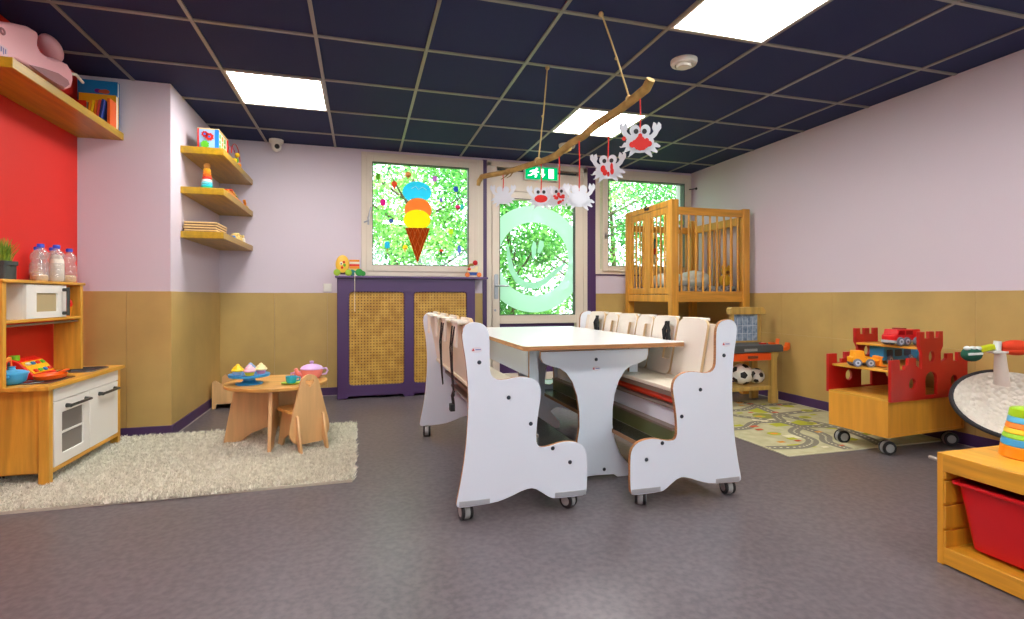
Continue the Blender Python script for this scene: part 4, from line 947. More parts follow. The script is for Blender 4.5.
def bench(label, X0, s, ya, yb, fl, fz, rear):
    b = thing('group_bench', label, 'bench', (X0 + s * .28, (ya + yb) / 2, 0), 0, 'white benches on casters')
    P_ = [(X0 + s * l, z) for l, z in PANEL]
    MB().prism(P_, ya, ya + .018, 'xz', cap=0, side=1).build('end_panel', [WHITE, PLY], b, bevel=.0015, seg=1)
    MB().prism(P_, yb - .018, yb, 'xz', cap=0, side=1).build('end_panel', [WHITE, PLY], b, bevel=.0015, seg=1)
    y0, y1 = ya + .018, yb - .018
    def bx(l0, l1, z0, z1, name, m, **k):
        a, c = X0 + s * l0, X0 + s * l1
        return MB().box(min(a, c), max(a, c), y0, y1, z0, z1).build(name, m, b, **k)
    bx(.10, .352, .500, .518, 'seat', CREAM, bevel=.003)
    bx(.345, .353, .478, .500, 'seat_rail', C('orange_rail', (120, 96, 80), rough=.5))
    bx(.345, fl - .002, fz - .02, fz, 'footrest', DARKP, bevel=.002)
    bx(fl - .002, fl, fz - .02, fz, 'footrest_edge', C('footrest_edge', (150, 108, 68), rough=.5) if rear else C('footrest_edge_dark', (40, 32, 28), rough=.4))
    bx(.16, .335, .415, .432, 'under_shelf', C('shelf_greige', (126, 112, 100), rough=.4), bevel=.002)
    bx(.298, .310, .335, .415, 'inner_board', WHITE)
    bx(.20, .352, .322, .335, 'ledge', M['shelf_greige'], bevel=.002)
    bx(.335, .345, fz, .322, 'riser', C('riser_green', (92, 100, 58), rough=.3))
    if rear: bx(.08, .096, .13, .355, 'rear_board', WHITE)
    T0 = MB(); a = (X0 + s * .122, 0, .518); c = (X0 + s * .068, 0, .80)
    T0.add([(a[0], y0, a[2]), (a[0], y1, a[2]), (c[0], y1, c[2]), (c[0], y0, c[2]), (a[0] - s * .016, y0, a[2]), (a[0] - s * .016, y1, a[2]), (c[0] - s * .016, y1, c[2]), (c[0] - s * .016, y0, c[2])],
           [(0, 1, 2, 3), (7, 6, 5, 4), (0, 4, 5, 1), (1, 5, 6, 2), (2, 6, 7, 3), (3, 7, 4, 0)])
    T0.build('backrest', CREAM, b, bevel=.002)
    for y in (ya,):
        for l, z in ((.085, .66), (.212, .507), (.31, .39), (.41, .277), (.49, .21)):
            k = MB(); k.lathe((X0 + s * l, y - .001, z), [(0, -.004), (.007, -.003), (.009, .0), (.009, .002)], 14, axis='y'); k.build('bolt', BOLT, b)
        for l0, l1, z in ((.0, .13, .068), (.42, .565, .062)):
            k = MB(); k.box(min(X0 + s * l0, X0 + s * l1), max(X0 + s * l0, X0 + s * l1), y - .003, y - .0005, z, z + .022); k.build('corner_plate', PLATE, b, bevel=.002)
        lg = MB(); lg.prism([(X0 + s * .073 + a_, .712 + b_) for a_, b_ in circ(0, 0, .024, .012, 18)], y - .0008, y - .0002, 'xz'); lg = lg.build('maker_badge', C('badge_pale', (224, 220, 228), rough=.4), b)
        k = MB(); k.prism([(X0 + s * .073 - .020, .708), (X0 + s * .073 - .008, .708), (X0 + s * .073 - .014, .720)], y - .0015, y - .0008); k.build('badge_mark', C('badge_red', (205, 60, 70), rough=.4), lg)
        k = MB(); k.box(X0 + s * .073 - .005, X0 + s * .073 + .018, y - .0015, y - .0008, .711, .715); k.build('badge_line', C('badge_blue', (110, 120, 180), rough=.4), lg)
    for l, turn in ((.035, .15), (.50, .55)):
        caster(b, X0 + s * l, ya + .035, .066, turn=turn * s); caster(b, X0 + s * l, yb - .035, .066, turn=-turn * s)
    return b
XA, XB = .385, 1.705
bench('white wheeled bench on the painted window side of the group table', XA, 1, 2.13, 3.57, .556, .268, False)
bench('white wheeled bench on the high cot side of the group table', XB, -1, 2.07, 3.66, .462, .252, True)

GIN = 'white toddler seat inserts hooked on the benches'
def insert(X0, s, y, label, strap, w=.228, zt=.838, slot=True):
    t_ = thing('toddler_seat_insert', label, 'seat insert', (X0 + s * .13, y, .518), 0, GIN)
    # front plate leans with the backrest
    def pt(off, z): f = (z - .518) / .282; return X0 + s * (.122 - .054 * f + off)
    pl_ = rrect(y - w / 2, y + w / 2, .521, zt, .035, 6); hole = rrect(y - w / 2 + .016, y - w / 2 + .088, .60, .775, .006, 2)
    if not slot: hole = []
    flat = pl_ + hole; n = len(flat)
    tri = tessellate_polygon([[Vector((p[0], p[1], 0)) for p in pl_]] + ([[Vector((p[0], p[1], 0)) for p in hole]] if hole else []))
    k = MB(); vs = [(pt(.006, p[1]), p[0], p[1]) for p in flat] + [(pt(.020, p[1]), p[0], p[1]) for p in flat]; fs = []; ms = []
    for t in tri: fs += [tuple(t), (t[2] + n, t[1] + n, t[0] + n)]; ms += [0, 0]
    o_ = 0
    for L_ in (len(pl_), len(hole)):
        for i in range(L_): a, c = o_ + i, o_ + (i + 1) % L_; fs.append((a, c, c + n, a + n)); ms.append(1)
        o_ += L_
    k.add(vs, fs, ms); k.build('front_plate', [C('insert_white', (234, 229, 216), rough=.3), C('insert_edge', (206, 176, 132), rough=.5)], t_)
    k = MB(); a, c = pt(.012, .80), pt(-.048, .80)
    x0, x1 = min(a, c), max(a, c)
    k.box(x0, x1, y - w / 2 + .07, y + w / 2 - .02, .812, .826); k.build('hook', M['insert_white'], t_, bevel=.003)
    a, c = pt(-.048, .78), pt(-.036, .78); k = MB(); k.box(min(a, c), max(a, c), y + .0, y + .055, .70, .824); k.build('rear_tab', M['insert_white'], t_, bevel=.003)
    if strap:
        q = MB(); xr = pt(-.055, .78) if s > 0 else pt(.032, .78); sg_ = -s if s > 0 else 1
        if s > 0:
            q.tube([(xr - .002, y + .03, .80), (xr - .012, y + .03, .70), (xr - .008, y + .02, .60), (xr - .01, y - .03, .54), (xr - .012, y - .08, .50)], .010, 8, sq=.35)
            q.tube([(xr - .002, y - .03, .80), (xr - .014, y - .035, .72), (xr - .012, y - .03, .62), (xr - .012, y - .07, .52)], .010, 8, sq=.35)
            if strap > 1:
                q.tube([(xr - .012, y - .075, .52), (xr - .02, y - .08, .50), (xr - .015, y - .085, .46)], .013, 8, sq=.5)
                q.box(xr - .032, xr - .012, y - .105, y - .07, .435, .465); q.box(xr - .025, xr - .010, y - .075, y - .03, .43, .45)
        else:
            for j in range(5):
                a_ = j * 1.3; q.tube([(xr - .012, y - .065 + .014 * math.sin(a_), .80), (xr - .024, y - .07 + .03 * math.cos(a_), .755), (xr - .018, y - .065 + .032 * math.sin(a_ + 1), .71), (xr - .012, y - .06, .665)], .010, 6, sq=.5)
        q.build('strap', STRAP, t_)
    return t_
nm = ['nearest', 'second nearest', 'third nearest', 'fourth nearest', 'second farthest', 'farthest']
for i in range(6):
    y, w_ = [(2.305, .24), (2.555, .225), (2.765, .175), (2.98, .225), (3.195, .175), (3.43, .24)][i]
    insert(XB, -1, y, nm[i] + ' toddler seat insert on the cot side bench' + (', with black straps' if i in (1, 5) else ''), 1 if i in (1, 5) else 0, w=w_, zt=.818 + (.008 if i in (1, 3, 5) else 0), slot=i > 0)
for i in range(4):
    y = 2.36 + .33 * i
    insert(XA, 1, y, ['nearest', 'second nearest', 'second farthest', 'farthest'][i] + ' toddler seat insert on the painted window side bench', [2, 1, 0, 0][i], w=.25)

gt = thing('group_table', 'long white group table with plywood edges between the two benches', 'table', (1.155, 3.08, 0))
MB().prism(rrect(.722, 1.588, 2.315, 3.85, .03), .680, .702, 'xy', cap=0, side=1).build('tabletop', [C('table_white', (232, 232, 230), rough=.22), PLY], gt, bevel=.002)
half = [(.0, .66), (.300, .66), (.300, .628), (.288, .604), (.25, .586), (.20, .573), (.165, .55), (.13, .50), (.105, .43), (.093, .35), (.092, .27), (.105, .19), (.135, .12), (.18, .065), (.205, .04), (.205, .0), (.12, .0), (.10, .014), (.0, .018)]
tp_ = [(1.155 + a, b) for a, b in half] + [(1.155 - a, b) for a, b in half[::-1][1:-1]]
MB().prism(tp_, 2.46, 2.482, 'xz', cap=0, side=1).build('leg_panel', [WHITE, PLY], gt, bevel=.0015, seg=1)
MB().prism(tp_, 3.50, 3.522, 'xz', cap=0, side=1).build('leg_panel', [WHITE, PLY], gt, bevel=.0015, seg=1)
MB().box(.835, .855, 2.62, 3.50, .515, .68).build('side_apron', WHITE, gt, bevel=.002)
MB().box(1.452, 1.472, 2.62, 3.50, .575, .68).build('side_apron', WHITE, gt, bevel=.002)
for x0, x1 in ((.84, .892), (1.42, 1.472)):
    MB().prism(rrect(x0, x1, .30, .68, .014), 2.60, 2.62, 'xz', cap=0, side=1).build('hanging_post', [WHITE, PLY], gt, bevel=.0015, seg=1)
for (x, z, y) in ((1.155, .612, 2.46), (1.20, .045, 2.46), (1.446, .315, 2.60)):
    k = MB(); k.lathe((x, y - .001, z), [(0, -.004), (.007, -.003), (.009, .0), (.009, .002)], 14, axis='y'); k.build('bolt', BOLT, gt)
lg = MB(); lg.prism([(1.155 + a, .565 + b) for a, b in circ(0, 0, .024, .012, 18)], 2.4592, 2.4598); lg = lg.build('maker_badge', M['badge_pale'], gt)
k = MB(); k.prism([(1.135, .561), (1.147, .561), (1.141, .573)], 2.4585, 2.4592); k.build('badge_mark', M['badge_red'], lg)
k = MB(); k.box(1.150, 1.173, 2.4585, 2.4592, .564, .568); k.build('badge_line', M['badge_blue'], lg)
otb = thing('toy_tube', 'orange red tube lying under the seat of the cot side bench', 'toy tube', (1.40, 2.5, .432))
k = MB(); k.tube([(1.40, 2.12, .454), (1.40, 2.66, .454)], .021, 16); k.build('tube', C('tube_red', (232, 60, 16), rough=.4), otb)
k = MB(); k.tube([(1.40, 2.66, .454), (1.40, 2.76, .454)], .0212, 16); k.build('tube_end', C('tube_orange', (244, 150, 30), rough=.4), otb)

# ------------------------------------------------------------------ hanging branch and paper crabs
BARKB = mat('branch_bark', (180, 150, 82), .8, c2=(140, 112, 58), vscale=18, bump=.5, bscale=40)
br = thing('hanging_branch', 'long bare branch hung from the ceiling before the door', 'branch', (1.1, 2.9, 1.8))
bpts = [(1.293, 2.165, 1.945), (1.29, 2.20, 1.915), (1.272, 2.29, 1.896), (1.25, 2.40, 1.876), (1.205, 2.58, 1.853), (1.185, 2.69, 1.826), (1.15, 2.80, 1.812), (1.118, 2.92, 1.778), (1.085, 2.98, 1.766), (1.036, 3.053, 1.757), (.965, 3.19, 1.752), (.907, 3.33, 1.752), (.835, 3.45, 1.758), (.79, 3.50, 1.754), (.775, 3.525, 1.725), (.772, 3.535, 1.70)]
k = MB(); k.tube(bpts, [.022, .023, .022, .021, .023, .021, .020, .021, .019, .018, .018, .016, .017, .018, .017, .012], 12); k.build('branch', BARKB, br)
k = MB(); k.tube([(1.128, 2.88, 1.786), (1.165, 2.89, 1.80), (1.19, 2.89, 1.812)], [.016, .015, .013], 10); k.build('side_stub', BARKB, br)
for tw in ([(.93, 3.29, 1.745), (.905, 3.30, 1.72), (.875, 3.31, 1.70)], [(.945, 3.26, 1.745), (.925, 3.26, 1.715), (.90, 3.26, 1.70)]):
    k = MB(); k.tube(tw, [.005, .004, .002], 6); k.build('twig', BARKB, br)
TW = C('jute', (190, 166, 110), rough=.9)
for p0, p1 in (((1.149, 2.391, H), (1.268, 2.315, 1.90)), ((1.1, 3.041, H), (1.042, 3.045, 1.765))):
    k = MB(); k.tube([p0, tuple((a * .5 + b * .5) + (.004 if i == 0 else 0) for i, (a, b) in enumerate(zip(p0, p1))), p1], .0045, 6)
    k.ball((p0[0], p0[1], H - .012), (.014, .014, .014), 10); k.ball(tuple(p0[i] * .47 + p1[i] * .53 for i in range(3)), .009, 8); k.ball(p1, (.026, .012, .026), 10); k.build('cord', TW, br)
PAPER = C('white_card', (216, 222, 228), rough=.7); PRED = C('red_paint_dab', (216, 26, 12), rough=.6)
GCR = 'paper crabs hanging from the branch'
def crab(p, top, yaw_, sc, style, label):
    p = Vector(p); c_ = thing('paper_crab', label, 'paper crab', (p.x, p.y, p.z), yaw_, GCR)
    T = Matrix.Translation(p) @ Matrix.Rotation(yaw_, 4, 'Z') @ Matrix.Scale(sc, 4); th = .0035
    MB(T).prism(circ(0, -.012, .064, .047, 24), -th, th).build('body', PAPER, c_)
    for s in (-1, 1):
        k = MB(T); k.prism([(s * a, b) for a, b in [(.040, .018), (.056, .030), (.062, .040), (.055, .056), (.062, .082), (.073, .074), (.076, .064), (.084, .082), (.096, .070), (.096, .052), (.084, .036), (.076, .020), (.054, .0)]], -th, th); k.build('claw', PAPER, c_)
        for j in range(3):
            a0 = -.25 - .42 * j; k = MB(T); c0 = Vector((s * .060 * math.cos(a0), -.012 + .046 * math.sin(a0) * .9))
            d = Vector((s * math.cos(a0 * .7), math.sin(a0 * .7) + .15)).normalized(); nrm = Vector((-d.y, d.x))
            q = [c0 - nrm * .009 - d * .012, c0 - nrm * .010 + d * .014, c0 + d * .030 - Vector((0, .012)), c0 + d * .036 - Vector((0, .006)), c0 + nrm * .010 + d * .016, c0 + nrm * .009 - d * .012]
            k.prism([(v_.x, v_.y) for v_ in q], -th, th); k.build('leg', PAPER, c_)
        k = MB(T); k.prism(circ(s * .024, .044, .023, .026, 16), -th - .001, th - .001); k.build('eye', PAPER, c_)
        if style != 'back':
            k = MB(T); k.prism(circ(s * .019, .038, .011, .012, 14), -th - .003, -th - .001); k.build('pupil', BLACK, c_)
    if style != 'back':
        rnd = random.Random(int(p.x * 1000)); dabs = {'half': [(0, -.006, .044, .026)], 'spots': [(rnd.uniform(-.034, .034), rnd.uniform(-.04, .02), rnd.uniform(.007, .013), rnd.uniform(.008, .014)) for _ in range(13)], 'two': [(-.026, -.004, .014, .020), (-.016, -.024, .013, .018), (.020, .004, .008, .022), (.022, -.02, .010, .018), (.002, -.034, .007, .014)], 'big': [(.0, -.016, .026, .034), (-.036, -.022, .014, .014), (.038, -.018, .016, .014), (-.074, .006, .009, .010), (.022, -.02, .018, .02), (-.024, -.018, .014, .018), (.0, .016, .010, .014), (.03, -.004, .010, .012), (-.01, -.036, .014, .010), (.012, -.038, .014, .010)]}[style]
        k = MB(T)
        for (a, b, ra, rb) in dabs: k.prism(circ(a, b, ra, rb, 12), -th - .0016 - .0002 * random.random(), -th - .0002)
        k.build('red_dabs', PRED, c_)
    k = MB(); t0 = p + Vector((0, 0, .03 * sc)); k.tube([t0, (t0 * .5 + Vector(top) * .5) + Vector((.003, 0, 0)), Vector(top)], .0032 if style != 'thin' else .0015, 6); k.build('thread', C('red_thread', (220, 40, 30), rough=.7), c_)
crab((1.287, 2.252, 1.687), (1.287, 2.252, 1.894), -0.3, 1.05, 'big', 'paper crab with a big red dabbed belly, highest of the hanging crabs')
crab((1.234, 2.486, 1.604), (1.234, 2.486, 1.87), -0.55, 0.96, 'two', 'paper crab with two long red dabs, hanging before the corner window frame')
crab((1.169, 2.713, 1.491), (1.169, 2.713, 1.821), -0.2, 0.95, 'back', 'plain white paper crab seen from behind at the hinge side of the door')
crab((1.123, 2.903, 1.524), (1.123, 2.903, 1.79), -0.7, 0.85, 'spots', 'paper crab spattered all over with red, next to the plain white crab')
crab((1.053, 3.027, 1.537), (1.053, 3.027, 1.75), -0.3, 0.92, 'half', 'paper crab with one solid red half circle belly')
crab((0.897, 3.342, 1.599), (0.897, 3.342, 1.757), -0.4, 0.9, 'back', 'faint white paper crab under the thin lower end of the branch')

# ------------------------------------------------------------------ high cot in the right corner
ct = thing('high_cot', 'tall wooden cot on legs with spindle sides in the right corner', 'cot', (3.17, 4.65, 0))
AX0, AX1, AY0, AY1 = 2.728, 3.585, 4.205, 5.10
PW = .075
for x, y, zt in ((AX0, AY0, 1.832), (AX0, AY1 - PW, 1.83), (AX1 - PW, AY0, 1.775), (AX1 - PW, AY1 - PW, 1.775)):
    MB().box(x, x + PW, y, y + PW * .8, 0, zt).build('leg', CRIB, ct, bevel=.004)
def bar_(name, x0, x1, y0, y1, z0, z1, m=CRIBX): return MB().box(x0, x1, y0, y1, z0, z1).build(name, m, ct, bevel=.003)
# long front side (towards the room)
bar_('top_rail', AX0 + PW, AX1 - PW, AY0 + .012, AY0 + .04, 1.695, 1.765); bar_('bottom_rail', AX0 + PW, AX1 - PW, AY0 + .012, AY0 + .045, .885, .985)
for i in range(9):
    x = AX0 + PW + .045 + i * (AX1 - AX0 - 2 * PW - .09) / 8
    k = MB(); k.cyl((x, AY0 + .026, .98), (x, AY0 + .026, 1.70), .010, n=10); k.build('spindle', CRIB, ct)
bar_('top_rail', AX0 + PW, AX1 - PW, AY1 - .05, AY1 - .02, 1.63, 1.70); bar_('bottom_rail', AX0 + PW, AX1 - PW, AY1 - .05, AY1 - .02, .885, .985)
for i in range(9):
    x = AX0 + PW + .045 + i * (AX1 - AX0 - 2 * PW - .09) / 8
    k = MB(); k.cyl((x, AY1 - .035, .98), (x, AY1 - .035, 1.64), .010, n=10); k.build('spindle', CRIB, ct)
# wall end
bar_('top_rail', AX1 - .045, AX1 - .018, AY0 + PW, AY1 - PW, 1.63, 1.71, CRIB); bar_('bottom_rail', AX1 - .05, AX1 - .02, AY0 + PW, AY1 - PW, .885, .985, CRIB)
for i in range(8):
    y = AY0 + PW + .05 + i * (AY1 - AY0 - 2 * PW - .10) / 7
    k = MB(); k.cyl((AX1 - .032, y, .98), (AX1 - .032, y, 1.64), .010, n=10); k.build('spindle', CRIB, ct)
# door end
bar_('bottom_rail', AX0 + .008, AX0 + .04, AY0 + .06, AY1 - .06, .885, .955, CRIB)
arch = []
for i in range(15):
    f_ = i / 14; y = AY0 + .06 + (AY1 - AY0 - .12) * f_; arch.append((y, 1.776))
MB().prism([(AY0 + .06, 1.832), (AY1 - .06, 1.83)][::-1] + arch, AX0 + .006, AX0 + .04, 'yz').build('top_rail', CRIB, ct, bevel=.003)
ym = (AY0 + AY1) / 2
for ya, yb in ((AY0 + .064, ym - .002), (ym + .002, AY1 - .064)):
    dd = MB(); x0, x1 = AX0 + .010, AX0 + .034
    dd.box(x0, x1, ya, ya + .052, .96, 1.772); dd.box(x0, x1, yb - .052, yb, .96, 1.772); dd.box(x0, x1, ya + .052, yb - .052, 1.712, 1.772); dd.box(x0, x1, ya + .052, yb - .052, .96, 1.02)
    dd = dd.build('door', CRIB, ct, bevel=.003)
    for i in range(4):
        y = ya + .052 + (yb - ya - .104) * (i + .5) / 4; k = MB(); k.cyl((AX0 + .022, y, 1.015), (AX0 + .022, y, 1.716), .009, n=10); k.build('spindle', CRIB, dd)
k = MB(); k.box(AX0 - .004, AX0 + .008, ym - .045, ym + .03, 1.795, 1.812); k.tube([(AX0 - .004, ym + .02, 1.80), (AX0 - .016, ym + .005, 1.815), (AX0 - .012, ym - .03, 1.83)], .006, 8); k.build('latch', DGREY, ct)
bar_('base_board', AX0 + .045, AX1 - .05, AY0 + .05, AY1 - .06, .905, .925)
BLK = mat('patterned_cotton', (58, 60, 66), .9, c2=(170, 168, 160), vscale=34)
mt = tag(MB().prism(rrect(AX0 + .055, AX1 - .06, AY0 + .055, AY1 - .065, .04), .926, 1.035, 'xy').build('cot_mattress', BLK, bevel=.02, seg=3), 'cot mattress in a dark patterned sheet', 'mattress')
PIL = C('white_cotton', (226, 226, 214), rough=.9, bump=.25, bscale=14)
for p, s_, rz_, lb in (((2.925, 4.58, 1.085), (.14, .24, .085), .2, 'white pillow inside the cot beside its doors'), ((3.245, 4.60, 1.10), (.16, .20, .10), -.5, 'rounded white cushion in the middle of the cot')):
    tag(MB().ball(p, s_, 20, Matrix.Rotation(rz_, 3, 'Z')).build('pillow', PIL), lb, 'pillow', 'pillows in the cot')
td = thing('soft_toy', 'yellow soft toy animal at the wall end of the cot', 'soft toy', (3.47, 4.40, 1.036))
YF_ = C('yellow_plush', (226, 176, 46), rough=.95, bump=.5, bscale=120)
MB().ball((3.47, 4.42, 1.095), (.05, .06, .06), 18).build('body', YF_, td); MB().ball((3.475, 4.41, 1.185), (.045, .042, .045), 18).build('head', YF_, td)
for s in (-1, 1): MB().ball((3.475 + s * .034, 4.415, 1.226), (.015, .010, .022), 12).build('ear', YF_, td)
MB().ball((3.46, 4.365, 1.175), (.02, .018, .016), 12).build('muzzle', C('plush_brown', (150, 96, 40), rough=.95), td)
tc_ = thing('hanging_cot_toy', 'coloured cloth toy hanging inside the cot doors', 'toy', (3.0, 4.9, 1.45))
k = MB(); k.tube([(3.02, AY1 - .055, 1.66), (3.02, AY1 - .07, 1.55)], .004, 6); k.build('cord', TW, tc_)
MB().ball((3.02, AY1 - .10, 1.50), (.05, .035, .06), 16).build('body', C('cloth_teal', (60, 110, 100), rough=.9), tc_); MB().ball((3.02, AY1 - .12, 1.42), (.03, .03, .035), 14).build('head', C('cloth_red', (190, 60, 50), rough=.9), tc_)
k = MB(); k.ball((3.02, AY1 - .10, 1.34), (.06, .04, .05), 14); k.build('pouch', C('cloth_cream', (220, 206, 170), rough=.9), tc_)
t2 = thing('hanging_cot_toy', 'small lime green toy hanging at the top corner of the cot', 'toy', (2.90, 4.30, 1.6))
k = MB(); k.tube([(2.87, 4.262, 1.73), (2.87, 4.262, 1.66)], .003, 6); k.build('cord', TW, t2)
MB().ball((2.87, 4.27, 1.625), (.022, .02, .03), 14).build('body', C('cloth_lime', (170, 190, 50), rough=.9), t2)
MB().ball((2.87, 4.27, 1.575), (.015, .015, .02), 12).build('tail', C('cloth_black', (40, 40, 44), rough=.9), t2)

# ------------------------------------------------------------------ tool bench, footballs, road rug
wbn = thing('toy_workbench', 'wooden toy workbench with a grey top, orange drawer and blue plan board', 'toy workbench', (3.17, 3.87, .006))
BX0, BX1, BY0, BY1 = 2.93, 3.475, 3.745, 4.02
for x in (BX0, BX1 - .062):
    for y in (BY0, BY1 - .04):
        k = MB(); k.prism([(x - .0, .007), (x + .075, .007), (x + .075, .12), (x + .065, .13), (x + .065, .40), (x + .08, .43), (x + .08, .455), (x - .015, .455), (x - .015, .43), (x + .0, .41)], y, y + .04); k.build('leg', BENCHW, wbn, bevel=.003)
MB().box(BX0 + .055, BX1 - .055, BY0 + .006, BY1 - .006, .125, .16).build('lower_shelf', BENCHW, wbn, bevel=.003)
GT_ = C('bench_grey', (74, 78, 80), rough=.5)
MB().prism([(BX0 - .03, .456), (BX1 + .05, .456), (BX1 + .05, .50), (BX1 + .035, .518), (BX0 - .02, .518), (BX0 - .03, .50)], BY0 - .02, BY1).build('worktop', GT_, wbn, bevel=.004)
MB().box(BX0 + .19, BX0 + .32, BY0 - .024, BY0 - .02, .468, .49).build('name_plate', C('plate_grey', (150, 152, 150), rough=.5), wbn)
dwr = MB(); dwr.box(BX0 + .07, BX1 - .07, BY0 - .012, BY0 + .18, .385, .45); dwr = dwr.build('drawer', C('drawer_orange', (236, 84, 26), rough=.4), wbn, bevel=.006)
MB().box(BX0 + .23, BX0 + .33, BY0 - .022, BY0 - .012, .405, .428).build('handle', C('drawer_dark', (120, 60, 40), rough=.4), dwr, bevel=.003)
for x in (3.185, 3.475): MB().box(x, x + .035, BY1 - .045, BY1 - .02, .518, .775).build('board_post', BENCHW, wbn, bevel=.003)
MB().box(3.218, 3.478, BY1 - .038, BY1 - .028, .53, .775).build('plan_board', mat('blueprint', (170, 190, 208), .6, c2=(104, 130, 160), vscale=26), wbn)
k = MB()
for i in range(4): k.box(3.258 + i * .055, 3.261 + i * .055, BY1 - .040, BY1 - .0385, .54, .74)
for z in (.60, .67): k.box(3.23, 3.47, BY1 - .040, BY1 - .0385, z, z + .003)
k.build('board_grid', C('grid_white', (215, 226, 235), rough=.6), wbn)
MB().prism([(3.165, .775), (3.545, .775), (3.545, .81), (3.53, .818), (3.515, .84), (3.18, .84), (3.165, .825)], BY1 - .07, BY1 - .01).build('top_tray', BENCHW, wbn, bevel=.003)
MB().box(3.218, 3.478, BY1 - .045, BY1 - .022, .52, .535).build('board_rail', BENCHW, wbn)
k = MB(); k.prism([(3.435, .50), (3.435, .535), (3.470, .535), (3.485, .505), (3.505, .505), (3.525, .565), (3.517, .565), (3.512, .53), (3.547, .49), (3.602, .49), (3.617, .53), (3.632, .528), (3.632, .475), (3.602, .458), (3.515, .458)], BY0 + .02, BY0 + .06); k.build('clamp', C('clamp_orange', (244, 104, 24), rough=.4), wbn, bevel=.004)
k = MB(); k.box(3.36, 3.41, BY0 + .05, BY0 + .09, .518, .53); k.build('red_peg', M['toy_red'], wbn, bevel=.003)
# footballs: truncated icosahedron faces pushed to a sphere
import bmesh
def football(c, r, label, rot):
    f_ = thing('football', label, 'football', c, 0, 'footballs under the toy workbench')
    bm = bmesh.new(); bmesh.ops.create_icosphere(bm, subdivisions=1, radius=1.0)
    V = [v_.co.copy() for v_ in bm.verts]; bm.free()
    R_ = Matrix.Rotation(rot[0], 3, 'X') @ Matrix.Rotation(rot[1], 3, 'Z')
    bw = MB(); bw.ball(Vector(c) + Vector((0, 0, r)), r, 28); bw.build('ball', C('ball_white', (232, 230, 222), rough=.45), f_)
    bb = bmesh.new(); bmesh.ops.create_icosphere(bb, subdivisions=1, radius=1.0)
    verts = [v_ for v_ in bb.verts if True]
    nb_ = 0
    for v_ in verts:
        nbr = [e.other_vert(v_).co for e in v_.link_edges]
        if len(nbr) != 5: continue
        d = (R_ @ v_.co).normalized()
        ref = (R_ @ nbr[0]); a = (ref - d * ref.dot(d)).normalized(); b_ = d.cross(a)
        k = MB(); rows = []
        pts = [Vector((0, 0, 0)) + d * 1.004]
        vs = [Vector(c) + Vector((0, 0, r)) + d * r * 1.006]; fs = []
        for ring_i, rr_ in enumerate((.13, .25, .37)):
            for j in range(20):
                th = 2 * PI * j / 20; fr_ = j / 4 - j // 4; rr_k = rr_ * math.cos(PI / 5) / math.cos((fr_ - .5) * 2 * PI / 5)
                q = (d + (a * math.cos(th) + b_ * math.sin(th)) * rr_k).normalized() * r * 1.008; vs.append(Vector(c) + Vector((0, 0, r)) + q)
        for j in range(20):
            j2 = (j + 1) % 20; fs += [(0, 1 + j, 1 + j2), (1 + j, 21 + j, 21 + j2, 1 + j2), (21 + j, 41 + j, 41 + j2, 21 + j2)]
        k.add(vs, fs); k.build('black_panel', C('ball_black', (20, 20, 22), rough=.45), f_, fix=False)
    bb.free()
football((3.215, 3.87, .161), .092, 'bigger football under the toy workbench, left of the other', (.5, .35))
football((3.385, 3.89, .161), .068, 'smaller football under the toy workbench beside its right leg', (.2, .9))

rr = thing('road_rug', 'play rug printed with roads and green patches before the toy workbench', 'rug', (3.0, 3.1, 0))
QX0, QX1, QY0, QY1 = 2.395, XR - .03, 2.49, 3.93
mats_ = [mat('rug_ground', (196, 190, 150), .95, c2=(178, 172, 132), vscale=12), mat('rug_road', (128, 122, 104), .95), mat('rug_green', (178, 178, 40), .95), mat('rug_pale', (222, 214, 178), .95), mat('rug_red', (196, 84, 40), .95), mat('rug_orange', (222, 150, 50), .95), mat('rug_olive', (140, 140, 60), .95)]
k = MB(); k.box(QX0, QX1, QY0, QY1, .0, .005)
lay = [.0052]
def patch(poly, mi):
    k.mi = mi; z = lay[0]; lay[0] += .00001
    poly = [(min(max(a, QX0 + .01), QX1 - .01), min(max(b, QY0 + .01), QY1 - .01)) for a, b in poly]
    tri = tessellate_polygon([[Vector((a, b, 0)) for a, b in poly]])
    k.add([(a, b, z) for a, b in poly], [tuple(t) for t in tri])
def road(pts, w=.075):
    n_ = len(pts); up_, lo_ = [], []
    for i in range(n_):
        a = pts[max(0, i - 1)]; b = pts[min(n_ - 1, i + 1)]; dx, dy = b[0] - a[0], b[1] - a[1]; l_ = math.hypot(dx, dy)
        up_.append((pts[i][0] - dy / l_ * w / 2, pts[i][1] + dx / l_ * w / 2)); lo_.append((pts[i][0] + dy / l_ * w / 2, pts[i][1] - dx / l_ * w / 2))
    for i in range(n_ - 1): patch([up_[i], up_[i + 1], lo_[i + 1], lo_[i]], 1)
    for i in range(0, n_ - 1):
        m0 = ((pts[i][0] * .7 + pts[i + 1][0] * .3), (pts[i][1] * .7 + pts[i + 1][1] * .3)); m1 = ((pts[i][0] * .3 + pts[i + 1][0] * .7), (pts[i][1] * .3 + pts[i + 1][1] * .7))
        dx, dy = m1[0] - m0[0], m1[1] - m0[1]; l_ = math.hypot(dx, dy) or 1; o_ = (-dy / l_ * .006, dx / l_ * .006)
        patch([(m0[0] + o_[0], m0[1] + o_[1]), (m1[0] + o_[0], m1[1] + o_[1]), (m1[0] - o_[0], m1[1] - o_[1]), (m0[0] - o_[0], m0[1] - o_[1])], 3)
rnd = random.Random(11)
for _ in range(16):
    x, y = rnd.uniform(QX0 + .08, QX1 - .1), rnd.uniform(QY0 + .08, QY1 - .1); patch(circ(x, y, rnd.uniform(.05, .13), rnd.uniform(.05, .12), 12), rnd.choice([2, 2, 3, 6, 3]))
